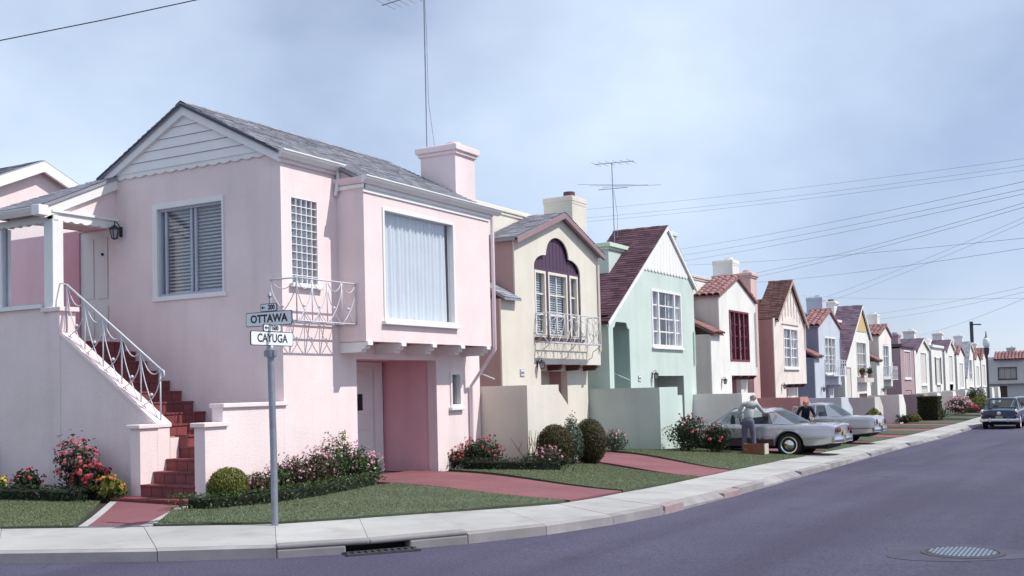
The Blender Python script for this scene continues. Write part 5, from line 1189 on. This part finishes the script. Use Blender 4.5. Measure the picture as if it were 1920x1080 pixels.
MB().tube([(ptop.x, ptop.y, zr(138)), (ptop.x, ptop.y, ptop.z)], .2, 8).build('pole', DKP, u); MB().bar((ptop.x, ptop.y-.2, ptop.z-.35), (ptop.x+1.1, ptop.y-.2, ptop.z-.4), .14, .14).build('arm', DKP, u)
wires = [((1100,398),(1280,387),(1920,296)),((1100,414),(1280,402),(1920,309)),((1100,421),(1280,410),(1920,318)),((1290,469),(1600,415),(1920,339)),((1290,481),(1600,428),(1920,353)),((1290,492),(1600,440),(1920,362)),((1428,514),(1700,452),(1920,379)),((1428,521),(1700,460),(1920,387)),((1290,501),(1613,483),(1920,445)),((1424,533),(1700,504),(1920,464)),((1554,558),(1760,488),(1920,407)),((1561,566),(1760,497),(1920,416)),((1640,592),(1790,568),(1920,537)),((1660,600),(1790,578),(1920,547)),((1740,628),(1830,598),(1920,559)),((1530,559),(1720,561),(1920,558))]
for i, (a, b, c) in enumerate(wires):
    yl_ = 46 if a[0] < 1200 else (66 if a[0] < 1500 else 95); yr_ = 38 if a[0] < 1500 else 60
    P, Q, S_ = ony(*a, yl_), None, ony(*c, yr_)
    E_ = S_+(S_-P)*.45; m = MB(); pts = []
    P0 = P-(S_-P)*.12
    for k in range(17): t = k/16; q = P0.lerp(E_, t); pts.append(q-Vector((0, 0, .30*4*t*(1-t)))+Vector((0, 0, .22)))
    m.tube(pts, (.0045 if yl_ < 60 else .007), 4)
    tag(m.build('overhead_wire', WIREM), 'thin overhead utility wire slanting across the sky above the row', 'wire', 'overhead wires above the row')
P, Q = ony(0, 76, 16), ony(372, -1, 19); m = MB(); D = Q-P
m.tube([P-D*1.0, P, P.lerp(Q, .5)-Vector((0, 0, .02)), Q, Q+D*1.0+Vector((0, 0, .2))], .014, 5)
tag(m.build('overhead_wire', WIREM), 'single dark cable high above the pink gable', 'wire')
# ---------------------------------------------------------------- cars (local: front +x, left +y, wheels on z = 0)
CHROME = mat('chrome', (.72, .73, .76), rough=.14, metal=1, var=.04, fine=0, bump=0); RUBBER = mat('tyre_rubber', (.022, .021, .023), rough=.85, bump=.1); CARGL = glassmat('car_glass', (.62, .68, .70), .06); TAIL = mat('tail_lamp', (.14, .02, .03), rough=.2, bump=0); SEAT = mat('car_interior', (.06, .06, .08), rough=.8); PLATE = mat('number_plate_face', (.34, .30, .16), rough=.5); UNDER = mat('underbody', (.012, .012, .014), rough=.9)
def carpaint(name, col, metal=.5): return mat(name, col, rough=.24, var=.03, vscale=2, fine=300, bump=0, metal=metal, spec=.5, coat=.8)
def make_car(label, loc, rot, col, name='parked_car', L=5.3, W=1.98, wb=3.02, ra=1.35, sill=.30, belt=.93, hood=.90, nose=.84, trunk=.92, tail=.86, roof=1.40, wr=.345, gl=None, lower=None, wtw=.72, round_=False, open_door=False, two_tone=None, whitewall=False, lights=3):
    t = thing(name, (0, 0, 0), label, 'car'); OFF[t.name] = (0, 0, 0)
    hw = W/2; xr, xf = -L/2, L/2; xa = xr+ra; xfa = xa+wb
    def zt(x): return interp([(xr, tail), (xr+.25, tail+.03), (xr+L*.22, trunk), (xr+L*.30, belt), (xr+L*.64, belt), (xr+L*.70, hood+.02), (xf-.35, nose+.03), (xf, nose-.02)], x)
    def wd(x): return hw*interp([(xr, .86 if round_ else .93), (xr+.12, .93 if round_ else .965), (xr+.6, .98), (0, 1), (xf-.7, .98), (xf-.15, .94), (xf, .87)], x)
    R_ = wr+.075
    def zb(x):
        z = interp([(xr, .42), (xr+.35, .34), (xa-R_-.1, sill), (xfa+R_+.1, sill), (xf-.3, .36), (xf, .44)], x)
        for c in (xa, xfa):
            if abs(x-c) < R_: z = max(z, wr+math.sqrt(R_**2-(x-c)**2)*.92)
        return z
    xs = sorted(set([xr+L*k/44 for k in range(45)]+[c+R_*math.cos(math.pi*k/14) for c in (xa, xfa) for k in range(15)]+[xr+.03, xf-.03, xr+.1, xf-.1]))
    rings = []
    for x in xs:
        w, b, h_ = wd(x), zb(x), zt(x); e = 1 if xr+.02 < x < xf-.02 else .93
        prof = [(.86, b-.02), (.97, b+.01), (1.0, max(b+.02, .46)), (1.005, max(b+.03, .60)), (.992, max(b+.04, .70)), (.992, max(b+.05, h_-.11)), (.986, h_-.035), (.962, h_-.006), (.90, h_+.002), (.6, h_+.018), (.0, h_+.028)]
        if not e == 1: prof = [(p*e, .62+(z-.62)*.9) for p, z in prof]
        half = [(x, w*p, z) for p, z in prof]
        rings.append(half+[(x, -y, z) for _, y, z in reversed(half[:-1])])
    P = carpaint('car_paint_'+label.split()[0]+'_'+str(len(MATS)), col)
    body = MB().loft(rings, closed=False, cap=False)
    n = len(rings[0]); N0 = len(body.v)
    body.f.append(tuple(range(n))); body.f.append(tuple(N0-n+k for k in range(n)))
    bo = body.build('body', P, t, smooth=True)
    # cabin opening is covered by the greenhouse, floor pan dark
    MB().box(xr+.25, xf-.25, -hw*.80, hw*.80, .22, .55).build('underbody', UNDER, t)
    x0, x1, x2, x3 = gl or (xr+L*.235, xr+L*.36, xr+L*.545, xr+L*.665)      # rear glass base, roof rear, roof front, windscreen base
    bw, rw = hw*.90, hw*wtw; zb_, zt_ = belt+.015, roof-.05
    # roof
    rr = []
    for k in range(13):
        s_ = k/12; x = x1+(x2-x1)*s_; cr = math.sin(math.pi*min(1, max(0, s_)))**.5*.05
        dz = -.035 if k in (0, 12) else 0
        rr.append([(x, rw*1.02*math.cos(a), zt_+dz+cr*.5+(.05+cr*.35)*math.sin(a)**.6) for a in [math.pi*j/12 for j in range(13)]])
    ro = MB().loft(rr, closed=True).build('roof', two_tone or P, t, smooth=True)
    def quadgrid(a, b, c, d, bulge, n=6):
        a, b, c, d = map(Vector, (a, b, c, d)); g = MB(); nrm = (b-a).cross(d-a).normalized(); vs = []
        for i in range(n+1):
            for j in range(n+1):
                u_, v_ = i/n, j/n; vs.append(a*(1-u_)*(1-v_)+b*u_*(1-v_)+c*u_*v_+d*(1-u_)*v_+nrm*bulge*4*u_*(1-u_))
        return g.add(vs, [(i*(n+1)+j, i*(n+1)+j+1, (i+1)*(n+1)+j+1, (i+1)*(n+1)+j) for i in range(n) for j in range(n)])
    quadgrid((x3, -bw*.94, zb_), (x3, bw*.94, zb_), (x2, rw*.95, zt_+.01), (x2, -rw*.95, zt_+.01), .10).build('windscreen', CARGL, t, smooth='all')
    quadgrid((x0, bw*.92, zb_), (x0, -bw*.92, zb_), (x1, -rw*.95, zt_+.01), (x1, rw*.95, zt_+.01), .10).build('rear_window', CARGL, t, smooth='all')
    for s_ in (1, -1):
        A = lambda x: Vector((x, s_*bw, zb_)); C = lambda x: Vector((x, s_*rw, zt_))
        xm = (x1+x2)/2-.05; xq = x1+(x2-x1)*.08; xqb = x0+(x1-x0)*.9
        for nm, p in (('side_window', [A(xqb+.0), A(xm+.0), C(xm), C(xq)]), ('side_window', [A(xm), A(x3-.22), C(x2-.02), C(xm)])):
            if open_door and s_ > 0 and p[1].x > xm+.3: continue
            MB().add(p, [(0, 1, 2, 3)]).build(nm, CARGL, t)
        MB().bar(A(x3-.02), C(x2), .05, .05).build('front_pillar', P, t); MB().bar(A(xm), C(xm), .05, .035).build('centre_pillar', P, t)
        cp = MB(); th = Vector((0, -s_*.05, 0)); q = [A(x0+.02), A(xqb), C(xq), C(x1-.02)]; cp.add(q+[v+th for v in q], [(0,1,2,3),(7,6,5,4),(0,4,5,1),(1,5,6,2),(2,6,7,3),(3,7,4,0)]); cp.build('rear_pillar', P, t)
        ch = MB(); ch.tube([A(x3-.22)+Vector((0, s_*.012, .0)), A(xqb)+Vector((0, s_*.012, .0)), C(xq)+Vector((0, s_*.012, 0)), C(x2)+Vector((0, s_*.012, 0))], .011, 5); ch.build('window_trim', CHROME, t)
        # body side trim, door seams, handles
        pts = [(x, s_*(wd(x)*1.006), .52) for x in [xr+.08+(L-.3)*k/24 for k in range(25)] if not any(abs(x-c) < R_ and zb(x) > .50 for c in (xa, xfa))]
        run = MB()
        for p, q in zip(pts, pts[1:]+[(99, 0, 0)]):
            if abs(p[0]-q[0]) < L/20: run.bar(p, q, .012, .042)
            elif run.v: run.build('side_moulding', CHROME, t); run = MB()
        if lower:
            m = MB()
            for xx in [(xa+R_+.02+(wb-2*R_-.04)*k/20) for k in range(20)]:
                d_ = (wb-2*R_-.04)/20; m.add([(xx, s_*wd(xx)*1.004, .495), (xx+d_, s_*wd(xx+d_)*1.004, .495), (xx+d_, s_*wd(xx+d_)*.985, sill+.01), (xx, s_*wd(xx)*.985, sill+.01)], [(0, 1, 2, 3)])
            m.build('rocker_panel', lower, t)
        m = MB()
        for xx in (xm-.02, x3-.15, xqb-.18):
            m.bar((xx, s_*wd(xx)*1.004, sill+.05 if xx > xa+R_ else .8), (xx, s_*wd(xx)*.985, zt(xx)-.06), .006, .008, (1, 0, 0))
        m.build('door_seam', UNDER, t)
        m = MB()
        for xx in (xm+.12, xqb+.02): m.bar((xx, s_*(wd(xx)+.012), .78), (xx+.16, s_*(wd(xx)+.012), .78), .02, .022)
        m.build('door_handle', CHROME, t)
        # wheels
        for c in (xa, xfa):
            y = s_*(hw-.13); o = 1 if s_ > 0 else -1
            ty = MB().lathe([(wr*.62, -.09), (wr*.9, -.095), (wr, -.06), (wr, .06), (wr*.9, .095), (wr*.62, .09)], (c, y, wr), 24, 'y').build('wheel', RUBBER, t, smooth=True)
            if whitewall: MB().lathe([(wr*.62, o*.093), (wr*.80, o*.100), (wr*.80, o*.09), (wr*.62, o*.08)], (c, y, wr), 24, 'y').build('whitewall', WHITE, ty)
            MB().lathe([(wr*.72, o*.05), (wr*.72, o*.097), (wr*.62, o*.09), (wr*.46, o*.085), (wr*.30, o*.10), (wr*.12, o*.115), (.001, o*.118)], (c, y, wr), 20, 'y').build('hubcap', CHROME, ty, smooth=True)
            MB().lathe([(.001, -o*.06), (R_*.96, -o*.06), (R_*.96, o*.0), (R_*.90, o*.0), (R_*.90, -o*.05), (.001, -o*.05)], (c, y-o*.06, wr), 20, 'y').build('wheel_well', UNDER, t)
    # bumpers
    for sg_, xe in ((-1, xr), (1, xf)):
        m = MB(); K = 14; rg = []
        for k in range(K+1):
            u_ = -1+2*k/K; x = xe+sg_*(.10-.16*abs(u_)**3.2); y = u_*hw*.99
            rg.append([(x+.05*math.cos(a)*sg_, y, .47+.085*math.sin(a)) for a in [2*math.pi*j/8 for j in range(8)]])
        m.loft(rg); 
        for y in (-.42, .42): m.box(xe+sg_*.10, xe+sg_*.17, y-.035, y+.035, .38, .60)
        m.build('bumper', CHROME, t, smooth=True)
    MB().box(xr-.045, xr-.03, -.17, .17, .56, .70).build('number_plate', PLATE, t)
    for s_ in (1, -1):
        if lights == 3:
            MB().bar((xr-.012, s_*.50, tail-.12), (xr-.012, s_*.93*hw*.95, tail-.12), .02, .17).build('tail_panel', CHROME, t)
            for k in range(3): MB().lathe([(.058, 0), (.058, -.035), (.03, -.05), (.001, -.05)], (xr-.02, s_*(.56+.145*k), tail-.12), 14, 'x').build('tail_lamp', TAIL, t, smooth=True)
        elif lights == 1:
            MB().lathe([(.10, 0), (.10, -.05), (.05, -.07), (.001, -.07)], (xr+.0, s_*hw*.80, tail-.16), 16, 'x').build('tail_lamp', TAIL, t, smooth=True); MB().lathe([(.12, .01), (.12, -.03), (.10, -.03), (.10, .01)], (xr+.0, s_*hw*.80, tail-.16), 16, 'x').build('lamp_ring', CHROME, t, smooth=True)
        else:
            m = MB(); m.ball((xr+.06, s_*hw*.86, tail-.10), .09, .075, .20, 12, 8); m.build('tail_lamp_pod', CHROME, t, smooth=True); MB().ball((xr-.0, s_*hw*.86, tail-.10), .05, .05, .09, 10, 6).build('tail_lamp', TAIL, t, smooth=True)
        for k in range(2): MB().lathe([(.085, 0), (.085, .03), (.04, .06), (.001, .065)], (xf-.01, s_*(.50+.2*k), nose-.16), 14, 'x').build('head_lamp', CHROME, t, smooth=True)
    MB().box(xf-.005, xf+.02, -.45, .45, nose-.26, nose-.08).build('grille', CHROME, t)
    # seats and wheel seen through the glass
    m = MB(); 
    for x in (x2-.35, x1+.05): m.box(x-.25, x+.25, -hw*.72, hw*.72, .5, .72); m.box(x-.36, x-.22, -hw*.72, hw*.72, .6, 1.10)
    m.build('seats', SEAT, t, bevel=.04)
    MB().lathe([(.19, .0), (.205, .015), (.19, .03), (.175, .015), (.19, .0)], (x3-.55, hw*.42, .98), 18, 'x').build('steering_wheel', SEAT, t)
    if open_door:
        xm = (x1+x2)/2-.05; hx = x3-.25; A_ = Vector((hx, hw*.99, 0)); d = Vector((-.50, .87, 0)); Ld = hx-xm; nn = Vector((d.y, -d.x, 0))
        def DP(u_, z, o=0): q = A_+d*u_+nn*o; return (q.x, q.y, z)
        m = MB(); m.slab([(0, sill+.04), (Ld, sill+.04), (Ld, belt), (0, belt)], [], lambda u_, v, dd: DP(u_, v, dd), -.035, .035); do = m.build('open_door', P, t)
        f = MB(); f.bar(DP(0, belt), DP(.25, roof-.07), .03, .03); f.bar(DP(.25, roof-.07), DP(Ld, roof-.07), .03, .03); f.bar(DP(Ld, roof-.07), DP(Ld, belt), .03, .03); f.build('door_frame', CHROME, do)
    t.location = loc; t.rotation_euler = (0, 0, rot); OFF[t.name] = loc
    return t
SILV = (.52, .52, .56)
make_car('silver long sedan parked nose in on the driveway before the mint and white houses', (-9.70, 31.55, zr(31)+.13), math.pi, SILV, L=5.3, ra=1.30, wr=.335, gl=(-2.65+1.12, -2.65+1.82, -2.65+3.05, -2.65+3.62), belt=.90, trunk=.895, tail=.86, hood=.88, roof=1.34, lower=mat('plum_rocker', (.12, .06, .09), rough=.4, metal=.3, bump=0), W=1.96)
make_car('smaller silver sedan with its door open on the next driveway', (-10.1, 40.45, yz(-10.1, 40.5)+.02), math.pi, (.54, .54, .57), L=4.75, W=1.82, wb=2.78, ra=1.2, trunk=.93, tail=.90, wr=.32, lights=1, open_door=True)
make_car('dark blue rounded sedan parked at the kerb seen from behind', (-5.72, 63.4, zr(63)+.005), math.pi/2, (.010, .012, .045), L=5.0, W=1.88, wb=2.95, ra=1.2, belt=1.0, hood=1.0, trunk=1.02, tail=.94, roof=1.56, wr=.36, round_=True, lights=0, whitewall=True, wtw=.74)
make_car('white topped car parked in front of the dark blue sedan', (-5.15, 72.0, zr(72)+.005), math.pi/2, (.55, .56, .58), L=4.9, W=1.85, wb=2.9, ra=1.2, belt=.98, roof=1.5, lights=0, whitewall=True)
emb = [o for o in bpy.data.objects if o.get('label', '').startswith('dark blue rounded')][0]
for nm, m_, prof in (('trunk_emblem', CHROME, [(.10, 0), (.10, -.03), (.05, -.05), (.001, -.05)]),):
    b = MB().lathe(prof, (0, 0, 0), 16, 'x').build(nm, m_, emb); b.location = (-2.51, 0, .82)
    me = b.data; off = Vector(OFF[emb.name]); me.transform(Matrix.Translation(off))

# ---------------------------------------------------------------- people
def skin_mesh(name, nodes, edges, m, parent, sub=2, root=0):
    me = bpy.data.meshes.new(name); off = Vector(parent_off(parent)); ks = list(nodes); ix = {k: i for i, k in enumerate(ks)}
    me.from_pydata([tuple(nodes[k][0]) for k in ks], [(ix[a], ix[b]) for a, b in edges], [])
    o = bpy.data.objects.new(name, me); COL.objects.link(o); o.parent = parent
    md = o.modifiers.new('skin', 'SKIN'); md.use_smooth_shade = True
    for i, k in enumerate(ks):
        r = nodes[k][1]; r = r if isinstance(r, tuple) else (r, r); me.skin_vertices[0].data[i].radius = r; me.skin_vertices[0].data[i].use_root = (i == root)
    sb = o.modifiers.new('sub', 'SUBSURF'); sb.levels = sub; sb.render_levels = sub
    me.materials.append(m); return o
SKIN = mat('skin', (.46, .21, .14), rough=.55, var=.08, vscale=20, fine=0, bump=0); HAIRG = mat('grey_hair', (.32, .29, .27), rough=.8)
SHOE = mat('dark_shoe', (.03, .025, .025), rough=.5, bump=0)
def person(label, loc, rot, P, shirt, trousers, hair=None):
    """P: joint positions (x right, y forward, z up) in metres"""
    t = thing('person', (0, 0, 0), label, 'person'); OFF[t.name] = (0, 0, 0); V = {k: Vector(v) for k, v in P.items()}
    N = {'pelvis': (V['pelvis'], .075), 'chest': (V['chest'], .05), 'neck': (V['neck'], .055), 'head0': (V['neck'].lerp(V['head'], .45), .062), 'head': (V['head'], .088), 'crown': (V['head']+(V['head']-V['neck']).normalized()*.085, .062)}
    E = [('pelvis', 'chest'), ('chest', 'neck'), ('neck', 'head0'), ('head0', 'head'), ('head', 'crown')]
    for s in 'lr':
        for a, r in (('sh', .03), ('el', .030), ('wr', .028), ('hip', .06), ('kn', .055), ('an', .038), ('toe', .035)): N[a+s] = (V[a+s], r)
        E += [('chest', 'sh'+s), ('sh'+s, 'el'+s), ('el'+s, 'wr'+s), ('pelvis', 'hip'+s), ('hip'+s, 'kn'+s), ('kn'+s, 'an'+s), ('an'+s, 'toe'+s)]
        d = (V['wr'+s]-V['el'+s]).normalized(); side = d.cross(Vector((0, 0, 1)) if abs(d.z) < .9 else Vector((0, 1, 0))).normalized(); up = side.cross(d)
        N['pa'+s] = (V['wr'+s]+d*.07, (.036, .020)); E.append(('wr'+s, 'pa'+s))
        for k in range(4):
            o_ = side*(-.027+.018*k); b = V['wr'+s]+d*.10+o_; L_ = (.055, .066, .07, .052)[k]
            N['f%d%s' % (k, s)] = (b, .0095); N['g%d%s' % (k, s)] = (b+d*L_*.55-up*.012, .0085); N['h%d%s' % (k, s)] = (b+d*L_*.9-up*.035, .007); E += [('pa'+s, 'f%d%s' % (k, s)), ('f%d%s' % (k, s), 'g%d%s' % (k, s)), ('g%d%s' % (k, s), 'h%d%s' % (k, s))]
        N['t0'+s] = (V['wr'+s]+d*.045+side*.038, .011); N['t1'+s] = (V['wr'+s]+d*.085+side*.058-up*.01, .009); E += [('pa'+s, 't0'+s), ('t0'+s, 't1'+s)]
    skin_mesh('body', N, E, SKIN, t)
    hd = V['head']; fw = V.get('face', Vector((0, 1, 0))).normalized(); sd = fw.cross(Vector((0, 0, 1))).normalized()
    f = MB(); f.bar(hd+fw*.09+Vector((0, 0, .01)), hd+fw*.118+Vector((0, 0, -.028)), .026, .03)
    for s in (1, -1): f.ball(hd+sd*.088*s+Vector((0, 0, -.005))-fw*.01, .014, .024, .034, 8, 6)
    f.build('nose_and_ears', SKIN, t, smooth=True)
    e = MB()
    for s in (1, -1): e.ball(hd+fw*.083+sd*.034*s+Vector((0, 0, .015)), .014, .012, .009, 8, 5)
    e.bar(hd+fw*.088-sd*.028+Vector((0, 0, -.058)), hd+fw*.088+sd*.028+Vector((0, 0, -.058)), .012, .008); e.build('eyes_and_mouth', SHOE, t)
    if hair:
        h_ = MB(); rg = []
        for k in range(15):
            a = math.pi*(.0+k/14); d = sd*math.cos(a)-fw*math.sin(a); rg.append([hd+d*.080+Vector((0, 0, -.06)), hd+d*.098+Vector((0, 0, -.05)), hd+d*.101+Vector((0, 0, .01)), hd+d*.090+Vector((0, 0, .045)), hd+d*.07+Vector((0, 0, .03))])
        h_.loft(rg, closed=True); h_.build('hair', hair, t, smooth=True)
    S = {'hem': (V['pelvis']+Vector((0, 0, -.01)), (.155, .12)), 'waist': (V['pelvis'].lerp(V['chest'], .38), (.16, .12)), 'chest': (V['chest']-Vector((0, 0, .03)), (.165, .125)), 'top': (V['chest'].lerp(V['neck'], .62), (.125, .095)), 'col': (V['neck']-Vector((0, 0, .015)), .070)}
    Es = [('hem', 'waist'), ('waist', 'chest'), ('chest', 'top'), ('top', 'col')]
    for s in 'lr':
        S['s'+s] = (V['sh'+s], .076); S['m'+s] = (V['sh'+s].lerp(V['el'+s], .5), .062); S['e'+s] = (V['el'+s], .052); S['c'+s] = (V['el'+s].lerp(V['wr'+s], .88), .042); Es += [('top', 's'+s), ('s'+s, 'm'+s), ('m'+s, 'e'+s), ('e'+s, 'c'+s)]
    skin_mesh('shirt', S, Es, shirt, t)
    T = {'p': (V['pelvis']+Vector((0, 0, .09)), (.165, .13)), 'q': (V['pelvis']-Vector((0, 0, .06)), (.175, .135))}; Et = [('p', 'q')]
    for s in 'lr':
        T['h'+s] = (V['hip'+s]-Vector((0, 0, .08)), .108); T['k'+s] = (V['kn'+s], .078); T['m'+s] = (V['kn'+s].lerp(V['an'+s], .5), .076); T['a'+s] = (V['an'+s]+Vector((0, 0, .0)), .072); Et += [('q', 'h'+s), ('h'+s, 'k'+s), ('k'+s, 'm'+s), ('m'+s, 'a'+s)]
    skin_mesh('trousers', T, Et, trousers, t)
    for s in 'lr':
        d = (V['toe'+s]-V['an'+s]); d.z = 0; d.normalize(); m = MB(); a = V['an'+s]; sd_ = Vector((-d.y, d.x, 0)); rg = []
        for u_, w_, h_ in ((-.09, .025, .05), (-.07, .04, .085), (.0, .044, .095), (.08, .048, .065), (.15, .046, .05), (.185, .025, .03)):
            c = a+d*u_; rg.append([Vector((c.x, c.y, 0))+sd_*w_*x_+Vector((0, 0, z_*h_)) for x_, z_ in ((-1, 0), (-1, .6), (-.6, 1), (.6, 1), (1, .6), (1, 0))])
        m.loft(rg).build('shoe', SHOE, t, smooth=True)
    t.location = loc; t.rotation_euler = (0, 0, rot); OFF[t.name] = loc; return t
GREYSH = clothmat('pale_grey_shirt', (.40, .42, .42)); GREYTR = clothmat('grey_trousers', (.14, .135, .19)); NAVY = clothmat('navy_jacket', (.018, .018, .035)); DKTR = clothmat('dark_trousers', (.03, .03, .04))
P1 = dict(pelvis=(0, 0, .93), chest=(.05, .10, 1.29), neck=(.10, .18, 1.44), head=(.14, .25, 1.56), face=(.45, .9, -.1),
          shl=(-.13, .09, 1.38), ell=(-.27, .05, 1.13), wrl=(-.24, .17, .93), shr=(.24, .14, 1.37), elr=(.40, .32, 1.13), wrr=(.56, .50, 1.14),
          hipl=(-.09, 0, .90), knl=(-.11, .04, .50), anl=(-.13, -.02, .09), toel=(-.15, .12, .04), hipr=(.10, 0, .90), knr=(.13, .06, .50), anr=(.15, .03, .09), toer=(.18, .17, .04))
mx, my = -9.33, 30.0
person('bald man in grey shirt and trousers seen from behind leaning on the silver sedan', (mx, my, yz(mx, my)+.02), R(8), P1, GREYSH, GREYTR, HAIRG)
P2 = dict(pelvis=(0, 0, .88), chest=(.0, .26, 1.16), neck=(.0, .36, 1.30), head=(.0, .43, 1.43), face=(0, 1, -.35),
          shl=(-.19, .27, 1.24), ell=(-.30, .36, .99), wrl=(-.22, .55, .90), shr=(.19, .27, 1.24), elr=(.30, .36, .99), wrr=(.22, .55, .92),
          hipl=(-.10, 0, .85), knl=(-.12, .09, .47), anl=(-.12, -.02, .09), toel=(-.13, .12, .04), hipr=(.10, 0, .85), knr=(.12, .09, .47), anr=(.12, -.02, .09), toer=(.13, .12, .04))
px_, py_ = -9.95, 38.7
person('man in navy jacket stooping between the two silver cars', (px_, py_, yz(px_, py_)+.02), R(200), P2, NAVY, DKTR, mat('brown_hair', (.05, .03, .025), rough=.8))

# ---------------------------------------------------------------- wooden crate by the man's feet
cx, cy = -9.02, 29.65; z0 = yz(cx, cy)+.03
WOOD = mat('weathered_crate_wood', (.24, .10, .055), rough=.75, var=.25, vscale=5, fine=60, bump=.3, stain=.3, staincol=(.10, .05, .04)); ENDW = mat('pale_crate_end', (.55, .48, .40), rough=.8)
c = thing('wooden_crate', (cx, cy, z0), 'red brown wooden crate on the grass at the man\'s feet', 'crate')
for k in range(2):
    for y in (cy-.19, cy+.17): MB().box(cx-.31, cx+.29, y, y+.02, z0+.005+.145*k, z0+.14+.145*k).build('slat', WOOD, c)
for x in (cx-.31, cx+.292): MB().box(x, x+.022, cy-.168, cy+.168, z0, z0+.29).build('end_board', ENDW if x > cx else WOOD, c)
MB().box(cx-.285, cx+.29, cy-.168, cy+.168, z0, z0+.02).build('base_board', WOOD, c)
MB().box(cx+.292, cx+.316, cy-.21, cy-.19, z0, z0+.29).build('corner_batten', ENDW, c)
# red paint worn on the kerb ends of the first driveway
for y0_, y1_, lab in ((15.15, 15.95, 'short'), (17.95, 18.85, 'longer')):
    xk = lambda y: interp([(15.1, -6.02), (18.9, -6.05)], y)
    m = MB(); m.box(xk(y0_)-.16, xk(y0_)+.012, y0_, y1_, zr(y0_)-.06, zr(y0_)+(.128 if lab == 'short' else .10))
    o = m.build('kerb_end_block', mat('worn_red_kerb_paint', (.32, .235, .24), rough=.9, var=.25, vscale=6, fine=50, stain=.6, staincol=(.36, .32, .32)), None, bevel=.02); o.parent = walk
